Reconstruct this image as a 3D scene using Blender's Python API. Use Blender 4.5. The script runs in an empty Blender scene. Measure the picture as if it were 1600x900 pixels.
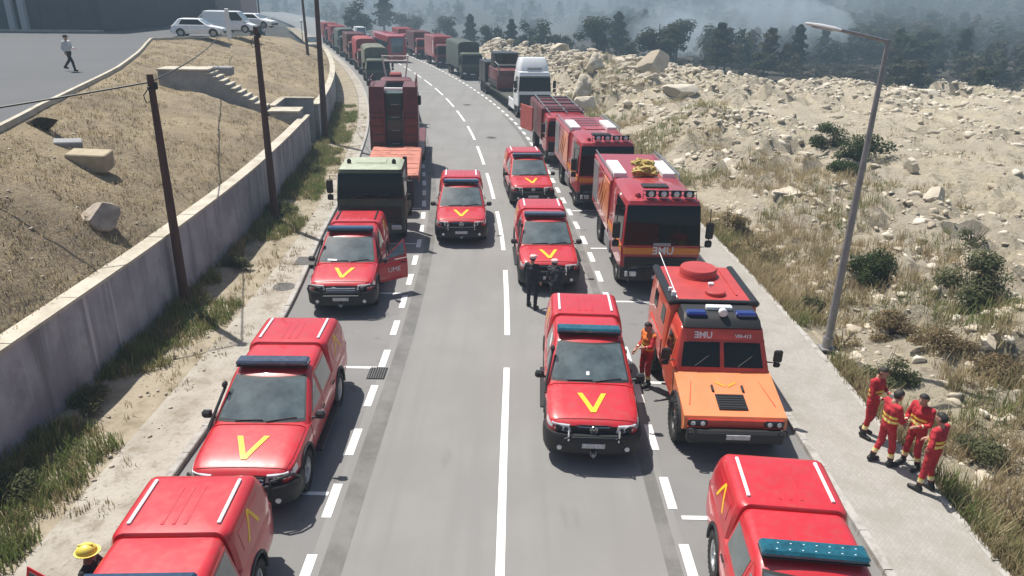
import bpy, bmesh, math, random
import numpy as np
from mathutils import Vector, Matrix, noise
rad = math.radians
scene = bpy.context.scene
coll = scene.collection

# ---------------------------------------------------------------- camera
cam_data = bpy.data.cameras.new('camera')
cam = bpy.data.objects.new('camera', cam_data)
coll.objects.link(cam)
cam_data.sensor_width = 36.0
cam_data.lens = 36.0 * 1150.0 / 1600.0
cam_data.clip_start = 0.2
cam_data.clip_end = 6000
cam.matrix_world = Matrix.Translation((0, 0, 9.2)) @ Matrix.Rotation(rad(90 - 21.8), 4, 'X') @ Matrix.Rotation(rad(1.2), 4, 'Z')
scene.camera = cam

# ---------------------------------------------------------------- sky and sun
SUN = Vector((-0.37, 0.34, 1.0)).normalized()
world = bpy.data.worlds.new('World')
scene.world = world
world.use_nodes = True
wn = world.node_tree
wn.nodes.clear()
sky = wn.nodes.new('ShaderNodeTexSky')
sky.sky_type = 'NISHITA'
sky.sun_disc = False
sky.sun_elevation = math.asin(SUN.z)
sky.sun_rotation = math.atan2(SUN.x, SUN.y)
sky.air_density = 1.0
sky.dust_density = 2.0
bg = wn.nodes.new('ShaderNodeBackground')
bg.inputs[1].default_value = 0.075
wo = wn.nodes.new('ShaderNodeOutputWorld')
wn.links.new(sky.outputs[0], bg.inputs[0])
wn.links.new(bg.outputs[0], wo.inputs[0])
sun_data = bpy.data.lights.new('sun', 'SUN')
sun_data.energy = 5.0
sun_data.angle = rad(0.55)
sun_data.color = (1.0, 0.955, 0.88)
sun = bpy.data.objects.new('sun', sun_data)
coll.objects.link(sun)
sun.rotation_euler = (-SUN).to_track_quat('-Z', 'Y').to_euler()
sun.location = (-40, 40, 90)

vs = scene.view_settings
vs.view_transform = 'Standard'
vs.look = 'None'
vs.exposure = 0.55
vs.gamma = 1.0
vs.use_curve_mapping = False
scene.render.engine = 'CYCLES'
scene.cycles.volume_bounces = 1
scene.cycles.max_bounces = 6
scene.cycles.volume_step_rate = 4.0
scene.cycles.volume_max_steps = 64

# ---------------------------------------------------------------- helpers
rnd = random.Random(11)

def frange(a, b, n):
    return [a + (b - a) * i / (n - 1) for i in range(n)]

def lerp(a, b, t):
    return a + (b - a) * t

def sstep(a, b, x):
    t = min(1, max(0, (x - a) / (b - a)))
    return t * t * (3 - 2 * t)

def hermite(xs, ys, x):
    n = len(xs)
    i = 0
    while i < n - 2 and x > xs[i + 1]:
        i += 1
    def m(k):
        if k == 0: return (ys[1] - ys[0]) / (xs[1] - xs[0])
        if k == n - 1: return (ys[-1] - ys[-2]) / (xs[-1] - xs[-2])
        a = (ys[k] - ys[k - 1]) / (xs[k] - xs[k - 1]); b = (ys[k + 1] - ys[k]) / (xs[k + 1] - xs[k])
        if a * b <= 0: return 0.0
        return 2 * a * b / (a + b) if True else 0
    h = xs[i + 1] - xs[i]
    t = (x - xs[i]) / h
    t2 = t * t; t3 = t2 * t
    return (2 * t3 - 3 * t2 + 1) * ys[i] + (t3 - 2 * t2 + t) * h * m(i) + (3 * t2 - 2 * t3) * ys[i + 1] + (t3 - t2) * h * m(i + 1)

class MB:
    def __init__(s):
        s.v = []; s.f = []; s.m = []
    def add(s, v, f, mi=0):
        o = len(s.v)
        s.v.extend(tuple(p) for p in v)
        s.f.extend(tuple(i + o for i in q) for q in f)
        s.m.extend([mi] * len(f))
        return s
    def box(s, c, d, b=0.0, M=None, mi=0):
        hx, hy, hz = d[0] / 2, d[1] / 2, d[2] / 2
        b = min(b, hx * .98, hy * .98, hz * .98)
        V = []; F = []
        if b <= 0:
            for z in (-hz, hz):
                for x, y in ((-hx, -hy), (hx, -hy), (hx, hy), (-hx, hy)): V.append(Vector((x, y, z)))
            F = [(3, 2, 1, 0), (4, 5, 6, 7), (0, 1, 5, 4), (1, 2, 6, 5), (2, 3, 7, 6), (3, 0, 4, 7)]
        else:
            idx = {}
            for sx in (-1, 1):
                for sy in (-1, 1):
                    for sz in (-1, 1):
                        for a in range(3):
                            p = [sx * (hx - b), sy * (hy - b), sz * (hz - b)]
                            p[a] = (sx * hx, sy * hy, sz * hz)[a]
                            idx[(sx, sy, sz, a)] = len(V); V.append(Vector(p))
            def q(keys, n):
                ids = [idx[k] for k in keys]
                p = [V[i] for i in ids]
                nn = (p[1] - p[0]).cross(p[2] - p[0])
                if nn.dot(Vector(n)) < 0: ids.reverse()
                F.append(tuple(ids))
            for a in range(3):
                o = [i for i in range(3) if i != a]
                for sg in (-1, 1):
                    ks = []
                    for s1, s2 in ((-1, -1), (1, -1), (1, 1), (-1, 1)):
                        k = [0, 0, 0]; k[a] = sg; k[o[0]] = s1; k[o[1]] = s2
                        ks.append((k[0], k[1], k[2], a))
                    n = [0, 0, 0]; n[a] = sg
                    q(ks, n)
                for s1 in (-1, 1):
                    for s2 in (-1, 1):
                        def K(t, ax):
                            k = [0, 0, 0]; k[a] = t; k[o[0]] = s1; k[o[1]] = s2
                            return (k[0], k[1], k[2], ax)
                        n = [0, 0, 0]; n[o[0]] = s1; n[o[1]] = s2
                        q([K(-1, o[0]), K(1, o[0]), K(1, o[1]), K(-1, o[1])], n)
            for sx in (-1, 1):
                for sy in (-1, 1):
                    for sz in (-1, 1):
                        q([(sx, sy, sz, 0), (sx, sy, sz, 1), (sx, sy, sz, 2)], (sx, sy, sz))
        if M is not None: V = [M @ p for p in V]
        c = Vector(c)
        return s.add([p + c for p in V], F, mi)
    def cyl(s, p0, p1, r0, r1=None, n=12, cap=True, mi=0):
        r1 = r0 if r1 is None else r1
        p0 = Vector(p0); p1 = Vector(p1)
        d = (p1 - p0).normalized()
        a = d.orthogonal().normalized(); b = d.cross(a)
        V = []
        for p, r in ((p0, r0), (p1, r1)):
            for i in range(n):
                t = 2 * math.pi * i / n
                V.append(p + (a * math.cos(t) + b * math.sin(t)) * r)
        F = [(i, (i + 1) % n, n + (i + 1) % n, n + i) for i in range(n)]
        if cap:
            F.append(tuple(range(n - 1, -1, -1))); F.append(tuple(range(n, 2 * n)))
        return s.add(V, F, mi)
    def tube(s, pts, r, n=6, mi=0, closed=False):
        pts = [Vector(p) for p in pts]
        rs = r if isinstance(r, (list, tuple)) else [r] * len(pts)
        m = len(pts)
        V = []; ref = None
        for i in range(m):
            if closed: d = pts[(i + 1) % m] - pts[i - 1]
            else: d = pts[min(i + 1, m - 1)] - pts[max(i - 1, 0)]
            d.normalize()
            if ref is None: ref = d.orthogonal().normalized()
            ref = (ref - d * ref.dot(d)).normalized()
            b = d.cross(ref)
            for k in range(n):
                t = 2 * math.pi * k / n
                V.append(pts[i] + (ref * math.cos(t) + b * math.sin(t)) * rs[i])
        F = []
        for i in range(m if closed else m - 1):
            j = (i + 1) % m
            for k in range(n):
                F.append((i * n + k, i * n + (k + 1) % n, j * n + (k + 1) % n, j * n + k))
        if not closed:
            F.append(tuple(range(n - 1, -1, -1))); F.append(tuple(range((m - 1) * n, m * n)))
        return s.add(V, F, mi)
    def loft(s, rings, cap0=True, cap1=True, mi=0, closed=True):
        n = len(rings[0]); V = [p for r in rings for p in r]; F = []
        for i in range(len(rings) - 1):
            for k in range(n if closed else n - 1):
                F.append((i * n + k, i * n + (k + 1) % n, (i + 1) * n + (k + 1) % n, (i + 1) * n + k))
        if cap0: F.append(tuple(range(n - 1, -1, -1)))
        if cap1: F.append(tuple(range((len(rings) - 1) * n, len(rings) * n)))
        return s.add(V, F, mi)
    def patch(s, fn, us, vs, off=0.0, skirt=0.015, mi=0, flip=False):
        nu, nv = len(us), len(vs)
        P = [[Vector(fn(u, v)) for v in vs] for u in us]
        N = [[None] * nv for _ in us]
        for i in range(nu):
            for j in range(nv):
                du = P[min(i + 1, nu - 1)][j] - P[max(i - 1, 0)][j]
                dv = P[i][min(j + 1, nv - 1)] - P[i][max(j - 1, 0)]
                n = du.cross(dv)
                n = n.normalized() if n.length > 1e-9 else Vector((0, 0, 1))
                N[i][j] = -n if flip else n
        V = [P[i][j] + N[i][j] * off for i in range(nu) for j in range(nv)]
        F = []
        for i in range(nu - 1):
            for j in range(nv - 1):
                q = (i * nv + j, (i + 1) * nv + j, (i + 1) * nv + j + 1, i * nv + j + 1)
                F.append(q[::-1] if flip else q)
        if skirt:
            border = [(i, 0) for i in range(nu)] + [(nu - 1, j) for j in range(1, nv)] + [(i, nv - 1) for i in range(nu - 2, -1, -1)] + [(0, j) for j in range(nv - 2, 0, -1)]
            o = len(V)
            for (i, j) in border: V.append(P[i][j] + N[i][j] * (off - skirt))
            L = len(border)
            for k in range(L):
                a = border[k][0] * nv + border[k][1]; b = border[(k + 1) % L][0] * nv + border[(k + 1) % L][1]
                q = (b, a, o + k, o + (k + 1) % L)
                F.append(q[::-1] if flip else q)
        return s.add(V, F, mi)
    def lathe(s, prof, axis='X', c=(0, 0, 0), n=24, mi=0):
        # prof: list of (a, r); a along axis
        V = []; F = []
        m = len(prof)
        for i in range(n):
            t = 2 * math.pi * i / n
            for a, r in prof:
                if axis == 'X': V.append((c[0] + a, c[1] + r * math.cos(t), c[2] + r * math.sin(t)))
                elif axis == 'Y': V.append((c[0] + r * math.sin(t), c[1] + a, c[2] + r * math.cos(t)))
                else: V.append((c[0] + r * math.cos(t), c[1] + r * math.sin(t), c[2] + a))
        for i in range(n):
            j = (i + 1) % n
            for k in range(m - 1):
                F.append((i * m + k, j * m + k, j * m + k + 1, i * m + k + 1))
        return s.add(V, F, mi)
    def prism(s, poly, axis, a0, a1, mi=0):
        # poly list of 2D pts, extruded along axis ('X': (y,z), 'Y': (x,z), 'Z': (x,y))
        def P(p, a):
            return (a, p[0], p[1]) if axis == 'X' else ((p[0], a, p[1]) if axis == 'Y' else (p[0], p[1], a))
        n = len(poly)
        V = [P(p, a0) for p in poly] + [P(p, a1) for p in poly]
        F = [tuple(range(n - 1, -1, -1)), tuple(range(n, 2 * n))] + [(i, (i + 1) % n, n + (i + 1) % n, n + i) for i in range(n)]
        return s.add(V, F, mi)
    def mesh(s, name, mats, smooth=35):
        me = bpy.data.meshes.new(name)
        me.from_pydata(s.v, [], s.f)
        if not isinstance(mats, (list, tuple)): mats = [mats]
        for m in mats: me.materials.append(m)
        if len(mats) > 1: me.polygons.foreach_set('material_index', s.m)
        fix_normals(me)
        if smooth:
            me.polygons.foreach_set('use_smooth', [True] * len(me.polygons))
            me.set_sharp_from_angle(angle=rad(smooth))
        me.update()
        return me
    def build(s, name, mats, parent=None, smooth=35):
        return link(name, s.mesh(name, mats, smooth), parent)

def fix_normals(me):
    if len(me.polygons) > 20000: return
    bm = bmesh.new(); bm.from_mesh(me)
    bmesh.ops.recalc_face_normals(bm, faces=bm.faces)
    bm.to_mesh(me); bm.free()

def link(name, data, parent=None):
    o = bpy.data.objects.new(name, data)
    coll.objects.link(o)
    if parent: o.parent = parent
    return o

def tag(o, label=None, cat=None, group=None, kind=None):
    if label: o['label'] = label
    if cat: o['category'] = cat
    if group: o['group'] = group
    if kind: o['kind'] = kind
    return o

def thing(name, label, cat, loc=(0, 0, 0), rz=0.0, group=None):
    o = bpy.data.objects.new(name, None)
    o.empty_display_size = 0.3
    coll.objects.link(o)
    o.location = loc; o.rotation_euler = (0, 0, rz)
    return tag(o, label, cat, group)

CH = {}
def copy_tree(o, parent=None):
    kids = [c for c in coll.objects if c.parent == o] if o.name not in CH else CH[o.name]
    CH[o.name] = kids
    c = o.copy(); coll.objects.link(c); c.parent = parent
    for k in kids: copy_tree(k, c)
    return c

def drop(root, names):
    for c in list(root.children_recursive):
        if c.name.split('.')[0] in names: bpy.data.objects.remove(c, do_unlink=True)

def boolean_cut(me, cutter_me):
    a = bpy.data.objects.new('tmp_a', me); b = bpy.data.objects.new('tmp_b', cutter_me)
    coll.objects.link(a); coll.objects.link(b)
    m = a.modifiers.new('b', 'BOOLEAN'); m.operation = 'DIFFERENCE'; m.object = b; m.solver = 'EXACT'
    dg = bpy.context.evaluated_depsgraph_get()
    out = bpy.data.meshes.new_from_object(a.evaluated_get(dg))
    bpy.data.objects.remove(a); bpy.data.objects.remove(b)
    return out

def text_mesh(txt, size, mat, extrude=0.002, mirror=False, bold=0.0):
    cu = bpy.data.curves.new('lettering', 'FONT')
    cu.body = txt; cu.size = size; cu.extrude = extrude; cu.align_x = 'CENTER'; cu.align_y = 'CENTER'; cu.offset = bold; cu.resolution_u = 2
    o = bpy.data.objects.new('tmp_t', cu); coll.objects.link(o)
    dg = bpy.context.evaluated_depsgraph_get()
    me = bpy.data.meshes.new_from_object(o.evaluated_get(dg))
    bpy.data.objects.remove(o)
    me.materials.clear(); me.materials.append(mat)
    if mirror: me.transform(Matrix.Scale(-1, 4, (1, 0, 0))); me.flip_normals()
    return me

# ---------------------------------------------------------------- materials
MATS = {}
def mat(name, col, rough=0.5, metal=0.0, coat=0.0, var=0.0, scale=4.0, col2=None, spec=0.5, bump=0.0, bscale=30.0, emit=0.0, trans=0.0):
    if name in MATS: return MATS[name]
    m = bpy.data.materials.new(name); m.use_nodes = True
    nt = m.node_tree; p = nt.nodes['Principled BSDF']
    p.inputs['Base Color'].default_value = (*col, 1)
    p.inputs['Roughness'].default_value = rough
    p.inputs['Metallic'].default_value = metal
    p.inputs['Coat Weight'].default_value = coat
    p.inputs['Coat Roughness'].default_value = 0.06
    p.inputs['Specular IOR Level'].default_value = spec
    if var or col2:
        tc = nt.nodes.new('ShaderNodeTexCoord')
        n1 = nt.nodes.new('ShaderNodeTexNoise'); n1.inputs['Scale'].default_value = scale; n1.inputs['Detail'].default_value = 8; n1.inputs['Roughness'].default_value = .62
        nt.links.new(tc.outputs['Object'], n1.inputs['Vector'])
        mx = nt.nodes.new('ShaderNodeMix'); mx.data_type = 'RGBA'
        c2 = col2 if col2 else tuple(max(0, c * (1 - var)) for c in col)
        c1 = col if col2 else tuple(min(1, c * (1 + var * .6)) for c in col)
        mx.inputs[6].default_value = (*c1, 1); mx.inputs[7].default_value = (*c2, 1)
        rp = nt.nodes.new('ShaderNodeMapRange'); rp.inputs[1].default_value = .38; rp.inputs[2].default_value = .66
        nt.links.new(n1.outputs[0], rp.inputs[0]); nt.links.new(rp.outputs[0], mx.inputs[0])
        nt.links.new(mx.outputs[2], p.inputs['Base Color'])
    if bump:
        tc = nt.nodes.new('ShaderNodeTexCoord')
        n2 = nt.nodes.new('ShaderNodeTexNoise'); n2.inputs['Scale'].default_value = bscale; n2.inputs['Detail'].default_value = 6
        nt.links.new(tc.outputs['Object'], n2.inputs['Vector'])
        b = nt.nodes.new('ShaderNodeBump'); b.inputs['Strength'].default_value = bump; b.inputs['Distance'].default_value = .03
        nt.links.new(n2.outputs[0], b.inputs['Height']); nt.links.new(b.outputs[0], p.inputs['Normal'])
    if emit:
        p.inputs['Emission Color'].default_value = (*col, 1); p.inputs['Emission Strength'].default_value = emit
    MATS[name] = m
    return m

def dusty(name, col, dust=(.30, .16, .11), amount=.30, rough=.30):
    m = mat(name, col, rough, coat=.75, var=.08, scale=2.5)
    nt = m.node_tree; p = nt.nodes['Principled BSDF']
    src = p.inputs['Base Color'].links[0].from_socket
    tc = nt.nodes.new('ShaderNodeTexCoord'); n = nt.nodes.new('ShaderNodeTexNoise'); n.inputs['Scale'].default_value = 5; n.inputs['Detail'].default_value = 10; n.inputs['Roughness'].default_value = .75
    nt.links.new(tc.outputs['Object'], n.inputs['Vector'])
    r = nt.nodes.new('ShaderNodeMapRange'); r.inputs[1].default_value = .48; r.inputs[2].default_value = .80; r.inputs[4].default_value = amount
    nt.links.new(n.outputs[0], r.inputs[0])
    x = nt.nodes.new('ShaderNodeMix'); x.data_type = 'RGBA'; x.inputs[7].default_value = (*dust, 1)
    nt.links.new(r.outputs[0], x.inputs[0]); nt.links.new(src, x.inputs[6]); nt.links.new(x.outputs[2], p.inputs['Base Color'])
    r2 = nt.nodes.new('ShaderNodeMapRange'); r2.inputs[3].default_value = rough - .05; r2.inputs[4].default_value = rough + .25
    nt.links.new(n.outputs[0], r2.inputs[0]); nt.links.new(r2.outputs[0], p.inputs['Roughness'])
    return m
RED = dusty('red_paint', (.50, .017, .026))
REDF = dusty('red_fire_paint', (.36, .014, .024), amount=.35, rough=.36)
MAROON = mat('maroon_paint', (.115, .016, .017), .5, coat=.2, var=.25, scale=3)
REDCOVER = mat('red_tarp', (.27, .035, .038), .7, var=.2, scale=2)
ORANGE = dusty('orange_paint', (.76, .22, .075), (.55, .33, .2), .45, .5)
ORANGE_R = dusty('red_orange_paint', (.56, .085, .040), (.45, .2, .13), .40, .45)
ORANGE_D = mat('orange_red_paint', (.52, .05, .03), .42, coat=.35, var=.13, scale=3)
YELLOW = mat('yellow_reflective', (.85, .52, .02), .45)
BLACK = mat('black_plastic', (.016, .016, .017), .55)
BLACKM = mat('black_metal', (.012, .012, .013), .42, coat=.1)
GUN = mat('dark_grey_metal', (.05, .052, .055), .5, metal=.3)
RUBBER = mat('tyre_rubber', (.02, .019, .018), .85, var=.3, scale=8)
RIM = mat('alloy_rim', (.42, .43, .44), .38, metal=.8)
RIMD = mat('dark_steel_rim', (.09, .09, .09), .5, metal=.5)
CHROME = mat('chrome', (.75, .76, .78), .12, metal=1)
GLASS = mat('tinted_glass_lit_interior', (.105, .138, .142), .035, spec=1.0, coat=1.0, col2=(.045, .062, .066), scale=2.2)  # lighter blotches paint a sunlit interior into the opaque glass
GLASSD = mat('dark_windscreen_glass', (.006, .008, .008), .06, spec=.35)
LENS = mat('headlight_lens', (.62, .64, .66), .12, metal=.35, coat=.8)
PLATE = mat('number_plate_white', (.55, .55, .55), .5, var=.3, scale=25)
BARBLUE = mat('blue_light_bar', (.012, .045, .10), .18, coat=.8, var=.3, scale=12)
BARTEAL = mat('teal_light_bar', (.008, .09, .13), .18, coat=.8, var=.35, scale=10)
BARGREY = mat('grey_blue_light_bar', (.045, .06, .095), .25, coat=.6, var=.3, scale=8)
LED = mat('light_bar_led_dots', (.5, .65, .7), .2)
STRIP = mat('white_roof_strip', (.72, .72, .72), .5)
WHITE = mat('white_paint', (.78, .79, .80), .35, coat=.4, var=.06)
GREYM = mat('grey_metal', (.30, .31, .32), .45, metal=.6)
ARMY = mat('army_green_paint', (.045, .062, .04), .6, var=.2)
ARMYL = mat('pale_khaki_paint', (.34, .37, .27), .55, var=.15)
CANVAS = mat('olive_canvas', (.13, .135, .10), .85, var=.25, scale=1.5, bump=.3, bscale=6)
CANVASD = mat('dark_green_canvas', (.055, .07, .06), .85, var=.25, scale=1.5, bump=.3, bscale=6)
AMBER = mat('amber_lens', (.6, .2, .01), .2)
DKBLUE = mat('blue_beacon_lens', (.01, .025, .16), .12, coat=.8)
# ---------------------------------------------------------------- road line
RY = [-20, 0, 12, 20, 28.6, 35.8, 44.8, 53, 61.7, 70.2, 78.9, 89.2, 101.6, 119.6, 140, 165, 200, 260, 330]
RX = [-.1, -.1, -.1, -.12, -.46, -1.09, -2.09, -3.2, -4.73, -6.5, -8.6, -11.4, -15.1, -21.0, -27.8, -36.5, -49, -73, -105]
RXN = np.array(RX); RYN = np.array(RY, float); RMN = np.gradient(RXN, RYN)
def xc(Y):
    i = int(min(max(np.searchsorted(RYN, Y) - 1, 0), len(RY) - 2)); h = RYN[i + 1] - RYN[i]; t = (Y - RYN[i]) / h
    return float((2 * t**3 - 3 * t**2 + 1) * RXN[i] + (t**3 - 2 * t**2 + t) * h * RMN[i] + (3 * t**2 - 2 * t**3) * RXN[i + 1] + (t**3 - t**2) * h * RMN[i + 1])
def dxc(Y): return xc(Y + .5) - xc(Y - .5)
def heading(Y): return -math.atan(dxc(Y))
def R(Y, u, z=0.0):
    s = dxc(Y); n = math.sqrt(1 + s * s)
    return Vector((xc(Y) + u / n, Y - u * s / n, z))
def U(x, y):
    s = dxc(y); return (x - xc(y)) / math.sqrt(1 + s * s)

def fbm(x, y, s, o=4, seed=0.0):
    a = 0.0; amp = 1.0
    for i in range(o):
        a += amp * noise.noise(Vector((x / s + seed, y / s - seed, seed * .7 + i * 7.3))); amp *= .5; s *= .5
    return a

def strip(mb, y0, y1, u0, u1, z, step=2.0, nu=1, mi=0, zf=None):
    n = max(1, int(math.ceil((y1 - y0) / step)))
    V = []; F = []
    for i in range(n + 1):
        Y = lerp(y0, y1, i / n)
        for j in range(nu + 1):
            a = u0(Y) if callable(u0) else u0; b = u1(Y) if callable(u1) else u1
            V.append(R(Y, lerp(a, b, j / nu), z))
    for i in range(n):
        for j in range(nu):
            k = i * (nu + 1) + j
            F.append((k, k + 1, k + nu + 2, k + nu + 1))
    mb.add(V, F, mi)

def node_mat(name, build, rough=.9, spec=.3):
    m = bpy.data.materials.new(name); m.use_nodes = True
    nt = m.node_tree; p = nt.nodes['Principled BSDF']
    p.inputs['Roughness'].default_value = rough; p.inputs['Specular IOR Level'].default_value = spec
    tc = nt.nodes.new('ShaderNodeTexCoord')
    def nz(scale, detail=8, rough=.6, vec=None, stretch=None):
        n = nt.nodes.new('ShaderNodeTexNoise'); n.inputs['Scale'].default_value = scale; n.inputs['Detail'].default_value = detail; n.inputs['Roughness'].default_value = rough
        if stretch:
            mp = nt.nodes.new('ShaderNodeMapping'); mp.inputs['Scale'].default_value = stretch
            nt.links.new(tc.outputs['Object'], mp.inputs['Vector']); nt.links.new(mp.outputs[0], n.inputs['Vector'])
        else: nt.links.new(tc.outputs['Object'], n.inputs['Vector'])
        return n.outputs[0]
    def ramp(src, a, b):
        r = nt.nodes.new('ShaderNodeMapRange'); r.interpolation_type = 'SMOOTHSTEP'
        r.inputs[1].default_value = a; r.inputs[2].default_value = b
        nt.links.new(src, r.inputs[0]); return r.outputs[0]
    def mix(fac, c1, c2, mode='MIX'):
        x = nt.nodes.new('ShaderNodeMix'); x.data_type = 'RGBA'; x.blend_type = mode
        if isinstance(fac, (int, float)): x.inputs[0].default_value = fac
        else: nt.links.new(fac, x.inputs[0])
        for k, c in ((6, c1), (7, c2)):
            if isinstance(c, tuple): x.inputs[k].default_value = (*c, 1)
            else: nt.links.new(c, x.inputs[k])
        return x.outputs[2]
    def bump(src, strength, dist):
        b = nt.nodes.new('ShaderNodeBump'); b.inputs['Strength'].default_value = strength; b.inputs['Distance'].default_value = dist
        nt.links.new(src, b.inputs['Height']); nt.links.new(b.outputs[0], p.inputs['Normal'])
    c = build(nt, tc, nz, ramp, mix, bump)
    nt.links.new(c, p.inputs['Base Color'])
    MATS[name] = m
    return m

def asphalt(nt, tc, nz, ramp, mix, bump):
    c = mix(ramp(nz(.35, 5), .35, .7), (.185, .181, .174), (.225, .219, .210))
    c = mix(ramp(nz(1.0, 6, .6, stretch=(1.6, .06, 1)), .45, .75), c, (.165, .161, .156))
    c = mix(ramp(nz(70, 3), .35, .75), c, (.26, .254, .245))
    c = mix(ramp(nz(.9, 8, .75), .72, .80), c, (.15, .147, .142))
    c = mix(ramp(nz(.55, 6, .62, stretch=(2.2, .5, 1)), .58, .82), c, (.150, .147, .142))
    bump(nz(90, 3), .25, .01)
    return c
ASPHALT = node_mat('aged_asphalt', asphalt, .85)
def asphalt_bay(nt, tc, nz, ramp, mix, bump):
    c = mix(ramp(nz(.5, 6), .3, .7), (.170, .166, .163), (.21, .205, .198))
    c = mix(ramp(nz(60, 3), .35, .75), c, (.21, .205, .2))
    c = mix(ramp(nz(1.1, 7, .66), .58, .74), c, (.085, .082, .079))
    bump(nz(80, 3), .3, .012)
    return c
ASPHALT_BAY = node_mat('bay_asphalt', asphalt_bay, .88)
def asphalt_seam(nt, tc, nz, ramp, mix, bump):
    return mix(ramp(nz(1.2, 7, .7), .35, .65), (.13, .127, .121), (.185, .18, .172))
ASPHALT_SEAM = node_mat('seam_asphalt', asphalt_seam, .85)
def asphalt_lot(nt, tc, nz, ramp, mix, bump):
    c = mix(ramp(nz(.15, 5), .3, .7), (.085, .09, .096), (.105, .109, .114))
    c = mix(ramp(nz(50, 3), .35, .75), c, (.125, .125, .128)); return c
ASPHALT_LOT = node_mat('lot_asphalt', asphalt_lot, .85)
def paint_w(nt, tc, nz, ramp, mix, bump):
    c = mix(ramp(nz(14, 8, .7), .55, .75), (.72, .72, .70), (.5, .49, .47))
    return mix(ramp(nz(3, 8, .75), .60, .75), c, (.36, .35, .34))
MARK = node_mat('worn_white_road_paint', paint_w, .7)
def conc_l(nt, tc, nz, ramp, mix, bump):
    c = mix(ramp(nz(.7, 8, .65), .35, .68), (.40, .37, .32), (.30, .27, .225))
    c = mix(ramp(nz(1.4, 9, .72), .50, .66), c, (.25, .215, .165))
    c = mix(ramp(nz(9, 9, .75), .52, .70), c, (.19, .165, .13))
    bump(nz(14, 8), .7, .04); return c
CONC_L = node_mat('sandy_concrete', conc_l, .92)
def conc_r(nt, tc, nz, ramp, mix, bump):
    br = nt.nodes.new('ShaderNodeTexBrick'); br.inputs['Scale'].default_value = 5.0
    br.inputs['Color1'].default_value = (.37, .35, .32, 1); br.inputs['Color2'].default_value = (.32, .305, .28, 1); br.inputs['Mortar'].default_value = (.25, .235, .21, 1)
    br.inputs['Mortar Size'].default_value = .02
    mp = nt.nodes.new('ShaderNodeMapping'); mp.inputs['Rotation'].default_value = (0, 0, rad(90))
    nt.links.new(tc.outputs['Object'], mp.inputs['Vector']); nt.links.new(mp.outputs[0], br.inputs['Vector'])
    c = mix(ramp(nz(1.1, 8, .7), .4, .75), br.outputs[0], (.26, .24, .205))
    c = mix(ramp(nz(8, 8, .7), .62, .78), c, (.17, .155, .13))
    return c
CONC_R = node_mat('pale_block_paving', conc_r, .92)
def kerb_m(nt, tc, nz, ramp, mix, bump):
    return mix(ramp(nz(3, 8, .7), .4, .7), (.40, .385, .36), (.25, .235, .21))
KERB = node_mat('kerb_granite', kerb_m, .85)
def wall_m(nt, tc, nz, ramp, mix, bump):
    c = mix(ramp(nz(.8, 8, .6), .35, .7), (.40, .395, .415), (.30, .296, .32))
    c = mix(ramp(nz(.35, 7, .7), .46, .62), c, (.26, .255, .275))
    c = mix(ramp(nz(1.0, 6, .6, stretch=(1.6, 1.6, .14)), .48, .68), c, (.20, .198, .21))
    c = mix(ramp(nz(1.0, 6, .6, stretch=(2.6, 2.6, .1)), .58, .70), c, (.50, .50, .50))
    bump(nz(5, 8), .25, .03); return c
WALLM = node_mat('stained_render', wall_m, .9)
def coping_m(nt, tc, nz, ramp, mix, bump):
    c = mix(ramp(nz(1.5, 8, .7), .4, .7), (.50, .46, .38), (.36, .32, .25)); return c
COPING = node_mat('pale_coping_stone', coping_m, .9)
def rocky(nt, tc, nz, ramp, mix, bump):
    c = mix(ramp(nz(.10, 6, .6), .38, .64), (.56, .49, .36), (.47, .41, .315))
    c = mix(ramp(nz(.45, 8, .7), .45, .68), c, (.54, .48, .385))
    c = mix(ramp(nz(1.6, 10, .78), .50, .66), c, (.30, .25, .175))
    c = mix(ramp(nz(.22, 6, .65), .56, .7), c, (.62, .54, .37))
    c = mix(ramp(nz(5, 8, .7), .55, .74), c, (.63, .58, .48))
    c = mix(ramp(nz(7, 9, .78), .55, .68), c, (.20, .16, .115))  # dark spots paint crevice shade into the ground colour
    bump(nz(3.5, 12, .78), 1.0, .30); return c
ROCKY = node_mat('sandy_rubble_ground', rocky, .95, .15)
def drygrass(nt, tc, nz, ramp, mix, bump):
    c = mix(ramp(nz(.25, 6, .6), .38, .64), (.31, .25, .165), (.235, .188, .132))
    c = mix(ramp(nz(1.1, 8, .7), .5, .72), c, (.35, .295, .19))
    c = mix(ramp(nz(3.2, 8, .72), .53, .68), c, (.13, .10, .065))
    c = mix(ramp(nz(9, 8, .7), .58, .74), c, (.44, .38, .25))
    bump(nz(7, 9, .7), 1.0, .10); return c
DRY = node_mat('dry_grass_soil', drygrass, .95, .15)
def burnt(nt, tc, nz, ramp, mix, bump):
    c = mix(ramp(nz(.05, 6, .6), .4, .64), (.045, .04, .034), (.075, .065, .05))
    c = mix(ramp(nz(.25, 8, .7), .5, .7), c, (.04, .05, .03))
    c = mix(ramp(nz(.8, 8, .7), .6, .75), c, (.14, .12, .09)); return c
BURNT = node_mat('burnt_scrubland_soil', burnt, .95, .1)
def gravel_m(nt, tc, nz, ramp, mix, bump):
    c = mix(ramp(nz(1.3, 8, .7), .4, .68), (.34, .295, .22), (.22, .185, .13))
    c = mix(ramp(nz(12, 8, .7), .55, .75), c, (.14, .12, .085))
    bump(nz(11, 8), .8, .04); return c
VERGE = node_mat('verge_soil', gravel_m, .95, .15)
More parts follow.
